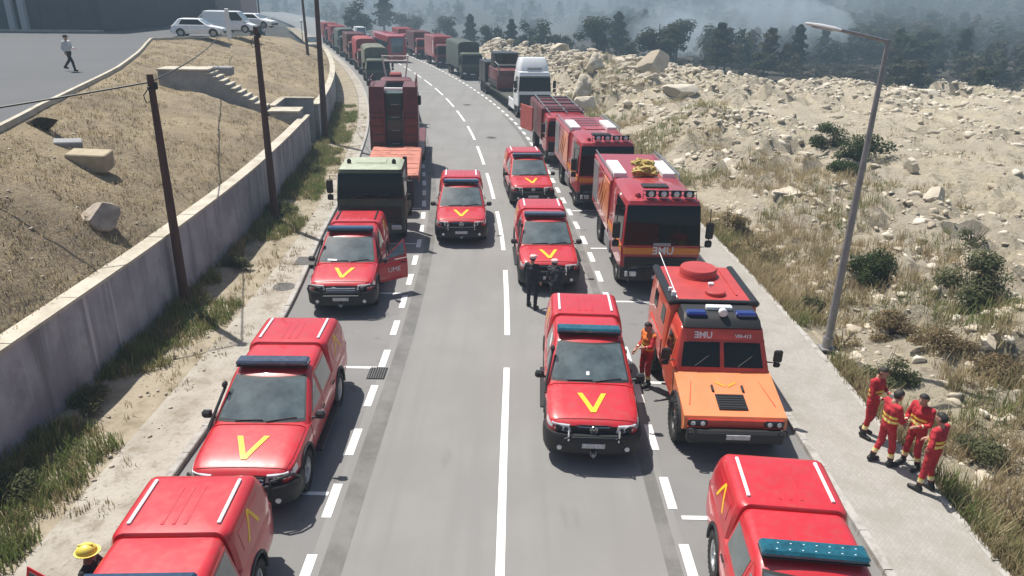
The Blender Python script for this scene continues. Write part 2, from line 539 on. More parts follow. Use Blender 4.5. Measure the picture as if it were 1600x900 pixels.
def rock_m(nt, tc, nz, ramp, mix, bump):
    c = mix(ramp(nz(.9, 8, .65), .36, .66), (.56, .50, .40), (.44, .385, .30))
    gi = nt.nodes.new('ShaderNodeNewGeometry')
    c = mix(ramp(gi.outputs['Random Per Island'], .55, 1.0), c, (.37, .315, .235))
    c = mix(ramp(gi.outputs['Random Per Island'], .35, .0), c, (.62, .57, .48))
    c = mix(ramp(nz(4, 8, .7), .58, .75), c, (.20, .175, .14))
    c = mix(ramp(nz(2.2, 8, .7), .6, .75), c, (.62, .55, .40))
    bump(nz(5, 8), .7, .06); return c
ROCK = node_mat('pale_granite_rock', rock_m, .92, .2)

# ---------------------------------------------------------------- ground, hills
def kerbL(Y): return -6.6 - .6 * sstep(18, 30, Y)
def kerbR(Y): return 6.6
def edgeU(Y): return 3.3 + .5 * sstep(30, 58, Y)

def ground_h(x, y):
    r = math.hypot(x, y)
    z = -3.2 + 1.6 * fbm(x, y, 60, 3, 3.1) * sstep(60, 200, r)
    uu = U(x, min(max(y, -10), 320))
    if -60 < uu < 16 and y < 330: z = lerp(z, -0.7, sstep(18, 8, abs(uu)) if uu > 0 else 1.0)
    z += 40 * sstep(330, 950, r + 60 * fbm(x, y, 300, 2, 8)) * (.75 + .35 * fbm(x, y, 260, 3, 1.7))
    z += 24 * sstep(150, 420, y + .3 * x) * sstep(40, 260, x) * (.8 + .3 * fbm(x, y, 160, 3, 4.4))
    return z
def axis(lo, hi, fine, far):
    a = []; v = 0.0; s = fine
    while v < hi: a.append(v); v += s; s = min(s * 1.10, far)
    b = []; v = -fine; s = fine
    while v > lo: b.append(v); v -= s; s = min(s * 1.10, far)
    return b[::-1] + a
gx = axis(-2400, 2400, 6, 120); gy = axis(-300, 2600, 6, 120)
mb = MB()
mb.v = [(x, y, ground_h(x, y)) for y in gy for x in gx]
nx = len(gx)
mb.f = [(j * nx + i, j * nx + i + 1, (j + 1) * nx + i + 1, (j + 1) * nx + i) for j in range(len(gy) - 1) for i in range(nx - 1)]
mb.m = [0] * len(mb.f)
ground = tag(mb.build('ground', BURNT), 'burnt dark scrubland ground reaching to the hazy hills', kind='structure')

# rocky land right of the road
UBY = [0, 60, 65, 71, 80, 95, 110, 125, 150]; UBU = [66, 60, 46, 35, 26, 21, 18, 15, 13]
def ubound(Y): return float(np.interp(Y, UBY, UBU))
def slab_h(x, y, size, seed):
    d, pts = noise.voronoi(Vector((x / size + .18 * noise.noise(Vector((x, y, seed)) / size), y / size, seed)))
    c = pts[0]; k = math.sin(c.x * 127.1 + c.y * 311.7 + seed) * 43758.5453; k -= math.floor(k)
    k2 = k * 17.31 - math.floor(k * 17.31)
    ex = x / size - c.x; ey = y / size - c.y; a = k2 * 6.283
    return k + .55 * (ex * math.cos(a) + ey * math.sin(a)) - .35 * max(0, .12 - (d[1] - d[0])) / .12
def right_h(Y, u):
    d = u - 8.75
    if d < 0: d = 0
    p = R(Y, u)
    x, y = p.x, p.y
    z = .06 + .75 * sstep(0, 8, d) + .6 * sstep(8, 30, d)
    z += 1.9 * sstep(50, 74, Y) * (1 - sstep(104, 124, Y)) * sstep(.6, 6, d) * (1 - sstep(15, 23, d)) * (.8 + .5 * fbm(x, y, 9, 2, 5))
    z += 1.3 * math.exp(-(((u - 17) / 4.5) ** 2 + ((Y - 49) / 4.5) ** 2))
    z += .3 * math.exp(-(((u - 30) / 6) ** 2 + ((Y - 66) / 4) ** 2))
    flat = sstep(-.1, .35, fbm(x, y, 16, 2, 2.2))
    A = sstep(.05, 2.6, d) * (.35 + .65 * flat)
    z += A * (.42 * fbm(x, y, 5.5, 3, .3) + .30 * (0.35 - abs(fbm(x, y, 2.2, 3, 9.1))) + .11 * fbm(x, y, .8, 2, 6.6))
    rk = sstep(1.2, 4, d) * min(1, .22 + sstep(52, 64, Y) * (1 - sstep(18, 26, d) * .5) + sstep(.08, .34, fbm(x, y, 11, 2, 14.2)) + 1.1 * math.exp(-(((u - 19) / 5) ** 2 + ((Y - 31) / 6) ** 2)) + .8 * math.exp(-(((u - 13.5) / 3.5) ** 2 + ((Y - 24) / 5) ** 2)))
    if rk > .02: z += rk * (lerp(.55, 1.15, sstep(44, 60, Y)) * (slab_h(x, y, 3.4, 1.5) - .5) + .48 * (slab_h(x, y, 1.3, 7.7) - .5) + .20 * (slab_h(x, y, .55, 3.1) - .5))
    z -= .28 * sstep(.1, 1.2, d) * (1 - sstep(1.6, 5, d))
    z = lerp(z, -5.0, sstep(ubound(Y) - 1.5, ubound(Y) + 7, u + 2.5 * fbm(x, y, 7, 2, 1)))
    return z
ys = []
v = 4.0; s = .22
while v < 140: ys.append(v); v += s; s = min(s * 1.007, .66)
NU = 128; mb = MB()
for Y in ys:
    D = min(61.0, 10 + 1.2 * Y)
    for k in range(NU + 1):
        u = 8.75 + D * (k / NU) ** 1.25; p = R(Y, u, 0)
        z = right_h(Y, u) if u < ubound(Y) + 8 else -5.0
        mb.v.append((p.x, p.y, z))
nu = NU + 1
mb.f = [(j * nu + i, j * nu + i + 1, (j + 1) * nu + i + 1, (j + 1) * nu + i) for j in range(len(ys) - 1) for i in range(nu - 1)]
mb.m = [0] * len(mb.f)
tag(mb.build('rocky_ground', ROCKY, smooth=28), 'pale sandy rocky ground with rubble right of the road', kind='structure')

# dry slope left, between retaining wall and car park
LEY = [0, 9, 15, 22.6, 27.2, 33, 42.1, 49.3, 62.5, 68.5, 72, 92, 112, 150]; LEU = [-11.0, -12.2, -13.4, -15.25, -16.4, -17.5, -19.2, -20.8, -23.4, -24.4, -20.8, -17.5, -14.2, -11]
LEZ = [5.2] * 11 + [4.4, 3.0, 1.0]
def lot_u(Y): return float(np.interp(Y, LEY, LEU))
def lot_z(Y): return float(np.interp(Y, LEY, LEZ))
WTOP = 2.40
def wall_top(Y): return WTOP - 2.3 * sstep(95, 118, Y)
def in_pit(Y, u): return 44.6 < Y < 48.6 and -12.0 < u < -10.0
def left_h(Y, u):
    e = lot_u(Y); t = min(1, max(0, (u + 10.3) / (e + 10.3)))
    p = R(Y, u)
    z = lerp(wall_top(Y) - .18, lot_z(Y) - .10, t ** .85)
    a = sstep(0, .12, t) * sstep(1, .9, t)
    z += a * (.22 * fbm(p.x, p.y, 3.2, 3, 4.2) + .07 * fbm(p.x, p.y, .7, 2, 1.1) + .05 * math.sin(math.pi * t))
    # ground falls away below the stair's shaded flank
    if 41.2 < Y < 44.2 and u > -17.8: z -= .5 * sstep(41.2, 42.2, Y)
    if in_pit(Y, u): z = .3
    return z
ys = []
v = -2.0
while v < 118: ys.append(v); v += .34 if v < 60 else .6
mb = MB(); NT = 44
for Y in ys:
    e = lot_u(Y)
    for k in range(NT + 1):
        u = lerp(-10.28, e, k / NT); p = R(Y, u); mb.v.append((p.x, p.y, left_h(Y, u)))
nu = NT + 1
mb.f = [(j * nu + i, (j + 1) * nu + i, (j + 1) * nu + i + 1, j * nu + i + 1) for j in range(len(ys) - 1) for i in range(NT)]
mb.m = [0] * len(mb.f)
tag(mb.build('dry_slope', DRY, smooth=60), 'dry grassy slope between retaining wall and car park', kind='structure')

# car park plateau with pale kerb
mb = MB(); V = []; F = []
ly = [v for v in ys if v < 72]
for Y in ly:
    p = R(Y, lot_u(Y)); V.append((p.x, p.y, 5.2)); V.append((-140, p.y, 5.2))
for i in range(len(ly) - 1): F.append((2 * i, 2 * i + 2, 2 * i + 3, 2 * i + 1))
k = len(V); p = R(72, -20.8)
V += [(p.x, p.y, 5.2), (-140, p.y, 5.2), (-36.5, 118, 5.2), (-140, 118, 5.2)]
F += [(k - 2, k, k + 1, k - 1), (k, k + 2, k + 3, k + 1)]
mb.add(V, F)
tag(mb.build('car_park', ASPHALT_LOT), 'grey asphalt car park above the slope', kind='structure')
mb = MB()
for i in range(len(ly) - 1):
    a = R(ly[i], lot_u(ly[i])); b = R(ly[i + 1], lot_u(ly[i + 1]))
    n = Vector((b.y - a.y, -(b.x - a.x), 0)).normalized()
    o = len(mb.v)
    for q in (a, b):
        for off, z in ((.06, 4.9), (.06, 5.26), (-.10, 5.26), (-.10, 5.15)): mb.v.append(tuple(Vector((q.x, q.y, z)) + n * off))
    for k in range(3): mb.f.append((o + k, o + k + 1, o + 5 + k, o + 4 + k)); mb.m.append(0)
tag(mb.build('car_park_kerb', COPING), 'pale kerb along the edge of the car park', kind='structure')

# ---------------------------------------------------------------- road, bays, footways
mb = MB(); strip(mb, -8, 330, lambda Y: -edgeU(Y) + .0, lambda Y: edgeU(Y), 0.0, 1.5, 4)
road = tag(mb.build('road', ASPHALT), 'grey asphalt two lane road curving left', kind='structure')
mb = MB(); strip(mb, -8, 330, lambda Y: kerbL(Y), lambda Y: -edgeU(Y), 0.0, 1.5, 2)
strip(mb, -8, 330, lambda Y: edgeU(Y), lambda Y: kerbR(Y), 0.0, 1.5, 2)
tag(mb.build('parking_bays', ASPHALT_BAY), 'asphalt parking bays along both kerbs', kind='structure')
mb = MB(); strip(mb, -8, 60, lambda Y: -edgeU(Y) + .22, lambda Y: -edgeU(Y) + .60, 0.004, .5)
strip(mb, -8, 60, lambda Y: edgeU(Y) - .42, lambda Y: edgeU(Y) - .16, 0.004, .5)
tag(mb.build('gutter_seam', ASPHALT_SEAM), 'darker asphalt seam beside the edge dashes', kind='structure')

def dash(y0, y1, u0, u1, name='dash'):
    mb = MB(); strip(mb, y0, y1, u0, u1, .008, 1.0)
    return tag(mb.build(name, MARK, road, smooth=0))
dash(5, 17.3, -.085, .075, 'centre_line')
y = 19.3
while y < 150:
    dash(y, y + 5.4, -.08, .08, 'centre_dash'); y += 7.6
k = 0
while 5.7 + 2 * k < 130:
    y = 5.2 + 2 * k
    dash(y, y + 1.02, lambda Y: -edgeU(Y) - .09, lambda Y: -edgeU(Y) + .09, 'edge_dash')
    y = 5.65 + 2 * k
    dash(y, y + 1.02, lambda Y: edgeU(Y) - .09, lambda Y: edgeU(Y) + .09, 'edge_dash'); k += 1
for y in (6.6, 11.85, 17.1, 22.35, 27.6, 32.8):
    dash(y, y + .11, kerbL(y) + .5, -edgeU(y) - .12, 'bay_line')
    dash(y - .5, y - .39, edgeU(y) + .12, kerbR(y) - .4, 'bay_line')

mb = MB(); strip(mb, -8, 200, lambda Y: -8.05, lambda Y: kerbL(Y) - .15, .125, 1.5)
tag(mb.build('left_footway', CONC_L), 'sandy concrete footway along the left kerb', kind='structure')
mb = MB(); strip(mb, -8, 200, lambda Y: -10.05, lambda Y: -8.07, .10, .6, 6)
for i, q in enumerate(mb.v):
    uu = U(q[0], q[1]); mb.v[i] = (q[0], q[1], q[2] + .05 * fbm(q[0], q[1], 1.2, 3, 3) * sstep(-8.1, -8.6, uu) + .12 * sstep(-8.6, -9.8, uu))
tag(mb.build('left_verge', VERGE, smooth=60), 'gravelly verge at the foot of the retaining wall', kind='structure')
mb = MB(); strip(mb, -8, 140, lambda Y: kerbR(Y) + .15, 8.62, .125, 1.5)
tag(mb.build('right_footway', CONC_R), 'pale block paved footway along the right kerb', kind='structure')
mb = MB(); strip(mb, -8, 140, 8.6, 9.2, .04, 1.5)
tag(mb.build('right_verge', VERGE), 'soil edge behind the right footway', kind='structure')

def kerb_line(name, label, uf, side, y0, y1, ylast, step, w=.15, top=.13, bot=-.1):
    root = tag(link(name, None), label, kind='structure')
    y = y0
    while y < y1:
        mb = MB()
        a = R(y + .008, uf(y)); b = R(y + step - .008, uf(y + step))
        d = (b - a).normalized(); n = Vector((d.y, -d.x, 0)) * side
        j = rnd.uniform(-.006, .006)
        sec = [(0, bot), (0, top - .02), (.02, top), (w, top), (w, bot)]
        mb.loft([[q + n * o + Vector((0, 0, z + j)) for o, z in sec] for q in (a, b)])
        mb.build('kerbstone', KERB, root, smooth=0)
        y += step
    mb = MB(); Y = y
    rings = []
    while Y <= ylast:
        q = R(Y, uf(Y)); s = heading(Y); n = Vector((math.cos(s), math.sin(s), 0)) * side
        rings.append([q + n * o + Vector((0, 0, z)) for o, z in ((0, bot), (0, top - .02), (.02, top), (w, top), (w, bot))]); Y += 2
    mb.loft(rings); mb.build('far_kerb', KERB, root, smooth=0)
    return root
kerb_line('left_kerb', 'granite kerb of the left footway', kerbL, -1, 5, 62, 190, 1.0)
kerb_line('right_kerb', 'granite kerb of the right footway', kerbR, 1, 5, 62, 140, 1.0)
kerb_line('footway_edging', 'edging stones behind the right footway', lambda Y: 8.60, 1, 5, 50, 140, .75, w=.13, top=.15)
# ---------------------------------------------------------------- wheels
def wheel_meshes(key, r, w, rim_mat, dual=False, lug=8):
    t = MB(); h = w / 2
    prof = [(-h * .75, r * .62), (-h * .98, r * .74), (-h, r * .86), (-h * .86, r * .965), (-h * .6, r), (-.01, r), (-.008, r * .985), (.008, r * .985), (.01, r), (h * .6, r), (h * .86, r * .965), (h, r * .86), (h * .98, r * .74), (h * .75, r * .62)]
    t.lathe(prof, 'X', n=28)
    for i in range(28):
        a = 2 * math.pi * (i + .5) / 28
        M = Matrix.Rotation(a, 3, 'X')
        for sx in (-1, 1): t.box(M @ Vector((sx * h * .78, 0, r * .985)), (h * .36, r * .09, r * .035), 0, M.to_3x3())
    tyre = t.mesh('tyre', RUBBER)
    m = MB()
    m.lathe([(-h * .7, r * .63), (h * .78, r * .63), (h * .7, r * .56), (h * .35, r * .50), (h * .30, 0.0)], 'X', n=24)
    for i in range(6):
        a = 2 * math.pi * i / 6; M = Matrix.Rotation(a, 3, 'X')
        m.box(M @ Vector((h * .48, 0, r * .33)), (h * .3, r * .13, r * .5), r * .02, M.to_3x3())
    m.cyl((h * .2, 0, 0), (h * .72, 0, 0), r * .16, r * .13, 14)
    rim = m.mesh('rim', rim_mat)
    return tyre, rim
WHM = {}
def wheel(parent, key, x, y, r, w, rim_mat=None):
    rim_mat = rim_mat or RIM
    k = (key, r, w)
    if k not in WHM: WHM[k] = wheel_meshes(key, r, w, rim_mat)
    o = link('wheel', WHM[k][0], parent)      # the wheel's own mesh is its tyre
    o.location = (x, y, r)
    if x < 0: o.rotation_euler = (0, 0, math.pi)
    link('rim', WHM[k][1], o)
    return o

# ---------------------------------------------------------------- pickup truck with hard canopy (front looks towards -Y)
PB_Y = [-2.44, -2.38, -2.26, -2.0, -1.5, -1.1, -.8, 1.0, 2.3, 2.55, 2.66]
PB_W = [.74, .84, .91, .95, .968, .97, .97, .97, .97, .955, .92]
PB_ZT = [.93, .985, 1.035, 1.085, 1.135, 1.165, 1.16, 1.16, 1.16, 1.15, 1.12]
PB_ZS = [.89, .94, .985, 1.02, 1.06, 1.09, 1.10, 1.13, 1.13, 1.12, 1.08]
PB_ZB = [.46, .43, .40, .36, .36, .36, .36, .36, .42, .46, .5]
def body_ring(y):
    w = hermite(PB_Y, PB_W, y); zt = hermite(PB_Y, PB_ZT, y); zs = hermite(PB_Y, PB_ZS, y); zb = hermite(PB_Y, PB_ZB, y)
    return [(0, zt), (.32 * w, zt - .003), (.62 * w, zt - .012), (.80 * w, zt - .022), (.895 * w, zs + .012), (.955 * w, zs - .022), (.982 * w, zs - .09), (.992 * w, .86), (1.0 * w, .76), (.995 * w, .62), (.975 * w, .48), (.93 * w, zb), (.5 * w, zb), (0, zb)]
def bodypt(y, t, sx=1):
    r = body_ring(y); i = min(int(t), len(r) - 2); f = t - i
    return Vector((sx * lerp(r[i][0], r[i + 1][0], f), y, lerp(r[i][1], r[i + 1][1], f)))

CZ = [1.08, 1.2, 1.4, 1.6, 1.70, 1.755, 1.785]
CF = [-1.22, -1.05, -.74, -.42, -.25, -.12, .05]          # front of the cabin at each height
CRr = [1.045, 1.045, 1.045, 1.045, 1.043, 1.04, 1.02]
CW = [.925, .90, .845, .79, .755, .715, .63]
def cabin_ring(z):
    yf = hermite(CZ, CF, z); yr = hermite(CZ, CRr, z); w = hermite(CZ, CW, z)
    half = []
    for a in (0, .3, .6, .82, .93): half.append((a * w, yf + .13 * a * a))
    half.append((.985 * w, yf + .20))
    half.append((w, yf + .30))
    for t in (.25, .5, .75, .96): half.append((w + .012 * math.sin(math.pi * t), lerp(yf + .3, yr, t)))
    half.append((.96 * w, yr)); half.append((.5 * w, yr)); half.append((0, yr))
    return half
def ws(a, z):          # windscreen surface, a in -1..1
    yf = hermite(CZ, CF, z); w = hermite(CZ, CW, z); s = abs(a)
    y = yf + .13 * s * s if s <= .93 else lerp(yf + .13 * .93 ** 2, yf + .20, (s - .93) / .055)
    return Vector((a * w, y, z))
def side_pt(y, z, sx):
    yf = hermite(CZ, CF, z); yr = hermite(CZ, CRr, z); w = hermite(CZ, CW, z)
    t = (y - yf - .3) / (yr - yf - .3)
    return Vector((sx * (w + .012 * math.sin(math.pi * min(1, max(0, t)))), y, z))

KZ = [1.10, 1.3, 1.5, 1.66, 1.755, 1.80, 1.825]
KW = [.935, .915, .885, .845, .81, .765, .69]
KF = [1.06, 1.06, 1.06, 1.06, 1.062, 1.068, 1.085]
KR = [2.66, 2.64, 2.60, 2.54, 2.48, 2.42, 2.33]
def canopy_ring(z):
    w = hermite(KZ, KW, z); f = hermite(KZ, KF, z); r = hermite(KZ, KR, z)
    half = [(0, f), (.5 * w, f), (.93 * w, f), (.99 * w, f + .06), (w, f + .16)]
    for t in (.3, .6, .85): half.append((w, lerp(f + .16, r - .16, t)))
    half += [(w, r - .16), (.985 * w, r - .06), (.92 * w, r), (.5 * w, r), (0, r)]
    return half
def canopy_side(y, z, sx): return Vector((sx * hermite(KZ, KW, z), y, z))
def canopy_top(x, y): return Vector((x, y, 1.888 - .03 * (x / .7) ** 2 * .4 - .012 * max(0, (y - 1.7))))

def full(half):
    return half + [(-x, y) for x, y in half[-2:0:-1]]

def make_pickup(style):
    root = thing('pickup_truck', 'red pickup', 'pickup truck')
    # lower body with cut wheel arches
    mb = MB()
    stations = [-2.44, -2.41, -2.38, -2.32, -2.26, -2.14, -2.0, -1.75, -1.5, -1.3, -1.1, -.95, -.8, 0, 1.0, 1.7, 2.3, 2.45, 2.55, 2.62, 2.66]
    rings = []
    for y in stations:
        h = body_ring(y); rings.append([(x, y, z) for x, z in h] + [(-x, y, z) for x, z in h[-2:0:-1]])
    mb.loft(rings)
    me = mb.mesh('body', [RED, BLACK])
    cut = MB()
    for ay in (-1.55, 1.55):
        for sx in (-1, 1): cut.cyl((sx * .60, ay, .43), (sx * 1.3, ay, .43), .475, n=28, mi=1)
    cm = cut.mesh('cut', [RED, BLACK], 0)
    cm.polygons.foreach_set('material_index', [1] * len(cm.polygons))
    me = boolean_cut(me, cm)
    me.polygons.foreach_set('use_smooth', [True] * len(me.polygons)); me.set_sharp_from_angle(angle=rad(32))
    body = link('body', me, root)
    # wheel arch flares
    for ay in (-1.55, 1.55):
        for sx in (-1, 1):
            mb = MB(); pts = []
            for i in range(13):
                a = lerp(rad(-8), rad(188), i / 12); yy = ay + .49 * math.cos(a); zz = .43 + .49 * math.sin(a)
                pts.append((sx * (hermite(PB_Y, PB_W, yy) * .99), yy, zz))
            mb.tube(pts, .032, 6); mb.build('arch_flare', BLACK, body)
    mb = MB(); us = frange(-2.33, -1.16, 9)
    mb.patch(lambda y, t: bodypt(y, abs(t), 1 if t >= 0 else -1), us, [-4.1, -3, -2, -1, -.4, .4, 1, 2, 3, 4.1], .007, .02, flip=False)
    hood = mb.build('hood', RED, root)
    # yellow V on the hood
    mb = MB()
    def hz(x, y): r = body_ring(y); return np.interp(abs(x), [p[0] for p in r[:6]], [p[1] for p in r[:6]])
    for sx in (-1, 1):
        def f(a, b, sx=sx):
            y = lerp(-2.16, -1.52, b); x = sx * lerp(.0, .25, b) + (a - .5) * .105 * (1 if sx > 0 else 1)
            return Vector((x, y, hz(x, y) + .006))
        mb.patch(f, [0, .5, 1], frange(0, 1, 7), .005 + (.0012 if sx > 0 else 0), .006)
    mb.build('hood_emblem', YELLOW, hood)
    # cabin
    mb = MB(); rings = []
    for z in (1.08, 1.14, 1.2, 1.3, 1.4, 1.5, 1.6, 1.66, 1.70, 1.73, 1.755, 1.772, 1.785):
        rings.append([(x, y, z) for x, y in full(cabin_ring(z))])
    mb.loft(rings)
    h = full(cabin_ring(1.785))
    mb.loft([[(x, y, 1.785) for x, y in h], [(x * .75, lerp(.5, y, .8), 1.798) for x, y in h], [(x * .35, lerp(.5, y, .4), 1.804) for x, y in h]], cap0=False)
    cabin = mb.build('cabin', RED, root)
    mb = MB(); mb.patch(lambda a, z: ws(a, z), frange(-.93, .93, 13), frange(1.15, 1.70, 7), .004, .01)
    frit = mb.build('windscreen_surround', BLACK, root)
    mb = MB(); mb.patch(lambda a, z: ws(a, z), frange(-.895, .895, 13), frange(1.185, 1.675, 7), .008, .01)
    mb.build('windscreen', GLASS, root)
    for a0, a1, z1 in ((-.55, .05, 1.20), (.12, .75, 1.21)):
        mb = MB(); mb.tube([ws(a0, 1.18) + Vector((0, -.02, .01)), ws(a1, z1) + Vector((0, -.02, .015))], .009, 4); mb.build('wiper', BLACK, root)
    # doors with windows
    for sx in (-1, 1):
        for k, (ya, yb) in enumerate(((-1.0, -.01), (.02, .98))):
            hinge = Vector((sx * .965, ya, 0))
            mb = MB()
            def f(y, t, sx=sx): return bodypt(y, t, sx) - hinge
            ylist = frange(ya, yb, 5)
            mb.patch(f, ylist, [5.05, 5.6, 6, 7, 8, 9, 10, 10.4], .009, .05, flip=(sx > 0))
            # window frame rising above the belt line
            def ztop(y): return 1.655
            def g(y, v, sx=sx):
                zlo, zhi = 1.115, 1.665
                z = lerp(zlo, zhi, v)
                ylim = hermite(CZ, CF, z) + .27
                return side_pt(max(y, ylim + .02), z, sx) - hinge
            mb.patch(g, ylist, frange(0, 1, 5), .006, .012, flip=(sx < 0))
            d = mb.build('door', RED, root); d.location = hinge
            mb = MB()
            def g2(y, v, sx=sx):
                z = lerp(1.175, 1.615, v); ylim = hermite(CZ, CF, z) + .36
                return side_pt(max(y, ylim), z, sx) - hinge
            mb.patch(g2, frange(ya + .07, yb - .06, 6), frange(0, 1, 5), .012, .008, flip=(sx < 0))
            mb.build('window', GLASS, d)
            mb = MB(); mb.box(Vector((sx * 1.0, yb - .16, .985)) - hinge, (.03, .19, .035), .012); mb.build('handle', BLACK, d)
            if k == 0:
                mb = MB()
                mb.box(Vector((sx * 1.10, -.86, 1.20)) - hinge, (.20, .11, .17), .045)
                mb.cyl(Vector((sx * .93, -.86, 1.13)) - hinge, Vector((sx * 1.05, -.87, 1.17)) - hinge, .028, n=8)
                mi = mb.build('mirror', BLACK, d)
                mb = MB(); mb.box(Vector((sx * 1.10, -.80, 1.20)) - hinge, (.165, .012, .135), .004); mb.build('mirror_glass', CHROME, mi)
        mb = MB(); mb.box((sx * .99, .15, .33), (.14, 1.9, .05), .02); mb.tube([(sx * .8, -.5, .36), (sx * .97, -.5, .32)], .02, 6); mb.tube([(sx * .8, .7, .36), (sx * .97, .7, .32)], .02, 6)
        mb.build('side_step', BLACK, root)
    # canopy
    mb = MB(); rings = [[(x, y, z) for x, y in full(canopy_ring(z))] for z in (1.10, 1.2, 1.3, 1.5, 1.62, 1.70, 1.755, 1.785, 1.808, 1.825)]
    mb.loft(rings)
    h = full(canopy_ring(1.825))
    mb.loft([[(x, y, 1.825) for x, y in h], [(x * .75, lerp(1.7, y, .8), 1.838) for x, y in h], [(x * .35, lerp(1.7, y, .4), 1.844) for x, y in h]], cap0=False)
    can = mb.build('canopy', RED, root)
    strip_m = STRIP
    for sx in (-1, 1):
        mb = MB(); mb.box((sx * .63, 1.76, 1.850), (.055, 1.02, .03), .01)
        mb.box((sx * .63, 1.28, 1.838), (.05, .05, .03)); mb.box((sx * .63, 2.24, 1.832), (.05, .05, .04))
        mb.build('roof_rail', strip_m, can)
    for x in (-.16, .0, .16): mb = MB(); mb.box((x, 1.66, 1.842), (.05, .85, .012), .005); mb.build('roof_rib', RED, can)
    for sx in (-1, 1):
        mb = MB(); mb.patch(lambda y, z: canopy_side(y, z, sx), frange(1.30, 2.22, 5), frange(1.30, 1.62, 4), .006, .008, flip=(sx < 0))
        mb.build('side_panel', RED, can)
        mb = MB()
        for s2 in (-1, 1):
            def f(a, b, s2=s2, sx=sx):
                y = 1.76 + s2 * lerp(0, .24, b) + (a - .5) * .07; z = lerp(1.66, 1.28, b)
                return canopy_side(y, z, sx)
            mb.patch(f, [0, 1], frange(0, 1, 5), .010 + (.001 if s2 > 0 else 0), .004, flip=(sx > 0))
        mb.build('side_emblem', YELLOW, can)
    mb = MB(); mb.patch(lambda x, z: Vector((x, hermite(KZ, KR, z), z)), frange(-.66, .66, 7), frange(1.28, 1.66, 5), .006, .008, flip=True)
    mb.build('rear_window', GLASS, can)
    # light bar on the cabin roof
    mb = MB(); mb.box((0, .05, 1.90), (1.44, .31, .12), .04)
    bar = mb.build('light_bar', BARBLUE, root)
    mb = MB()
    for sx in (-1, 1): mb.box((sx * .48, .05, 1.825), (.06, .16, .06), .01)
    mb.box((0, .05, 1.838), (1.44, .28, .02), .005); mb.build('bar_mount', BLACK, bar)
    # front end
    G = -2.44
    mb = MB(); mb.patch(lambda x, z: Vector((x, G - .004 + .03 * max(0, abs(x) - .5), z)), frange(-.76, .76, 9), [.47, .60, .75, .905], .003, .02)
    mb.build('front_fascia', BLACK, root)
    mb = MB()
    if style == 'a':
        mb.patch(lambda x, z: Vector((x, G - .012 + .05 * (x / .5) ** 2, z)), frange(-.46, .46, 9), [.70, .82, .935], .004, .03)
        gr = mb.build('grille', BLACKM, root)
        for z in (.775, .83, .89):
            mb = MB(); mb.tube([(x, G - .022 + .05 * (x / .5) ** 2, z) for x in frange(-.45, .45, 9)], .008, 5); mb.build('grille_bar', CHROME if z > .85 else GUN, gr)
        mb = MB(); mb.lathe([(-.006, .082), (.006, .086), (.006, .072), (-.006, .070)], 'Y', (0, G - .045, .84), 24)
        for s2 in (-1, 1):
            mb.box((s2 * .020, G - .046, .862), (.012, .012, .075), 0, Matrix.Rotation(s2 * rad(24), 3, 'Y'))
            mb.box((s2 * .050, G - .046, .83), (.012, .012, .085), 0, Matrix.Rotation(s2 * rad(18), 3, 'Y'))
            mb.box((s2 * .017, G - .046, .816), (.012, .012, .06), 0, Matrix.Rotation(-s2 * rad(24), 3, 'Y'))
        mb.build('round_badge', CHROME, gr)
        hl = [(-2.445, -2.10, 6.0, 8.6)]
    else:
        mb.patch(lambda x, z: Vector((x, G - .02 + .05 * (x / .5) ** 2, z)), frange(-.46, .46, 9), [.64, .76, .90], .004, .04)
        gr = mb.build('grille', BLACKM, root)
        for z in (.70, .775, .85):
            mb = MB(); mb.box((0, G - .045, z), (.86, .05, .045), .012); mb.build('grille_bar', CHROME, gr)
    for sx in (-1, 1):
        mb = MB()
        mb.patch(lambda y, t: bodypt(y, t, sx), frange(-2.425, -2.08, 6), [5.7, 6.0, 6.4, 6.9, 7.3], .006, .02, flip=(sx > 0))
        mb.patch(lambda x, z: Vector((sx * (x + .03 * (z - .8) / .1), -2.475 + .11 * ((x - .44) / .36) ** 2, z)), frange(.45, .81, 6), [.785, .84, .895, .935], .004, .05, flip=(sx < 0))
        hlm = mb.build('headlight', LENS, root)
        for q in ((.56, .82), (.66, .825)): mb = MB(); mb.lathe([(0, .045), (-.012, .03), (-.014, 0)], 'Y', (sx * q[0], -2.485 + .035 * (q[0] > .6), q[1] + .03), 12); mb.build('lamp_reflector', BLACKM, hlm)
    # bumper wrapped round the nose
    mb = MB(); rings = []
    path = [(-.99, -1.98), (-.985, -2.15), (-.94, -2.34), (-.80, -2.49), (-.45, -2.56), (0, -2.575)]
    path = path + [(-x, y) for x, y in path[-2::-1]]
    for i, (x, y) in enumerate(path):
        n = Vector((x * .5, y + 1.4, 0)).normalized()
        sec = [(-.10, .755), (.0, .76), (.035, .70), (.04, .50), (.02, .36), (-.06, .30), (-.14, .31)]
        rings.append([Vector((x, y, 0)) + n * o + Vector((0, 0, z)) for o, z in sec])
    mb.loft(rings); bum = mb.build('bumper', BLACK, root)
    mb = MB(); mb.box((0, -2.40, .42), (1.2, .22, .18), .04); mb.build('skid_plate', GUN, bum)
    mb = MB(); mb.box((0, -2.62, .56), (.46, .016, .105), .004); pl = mb.build('number_plate', PLATE, bum)
    mb = MB(); mb.cyl((0, -2.64, .40), (0, -2.72, .40), .03, n=8); mb.tube([(-.05, -2.64, .44), (-.05, -2.70, .40), (0, -2.73, .36), (.05, -2.70, .40), (.05, -2.64, .44)], .014, 5)
    mb.build('tow_hook', GREYM, bum)
    for sx in (-1, 1):
        mb = MB(); mb.lathe([(0, .055), (-.02, .05), (-.022, 0)], 'Y', (sx * .68, -2.565, .48), 14); mb.build('fog_lamp', LENS, bum)
    # bull bar
    mb = MB()
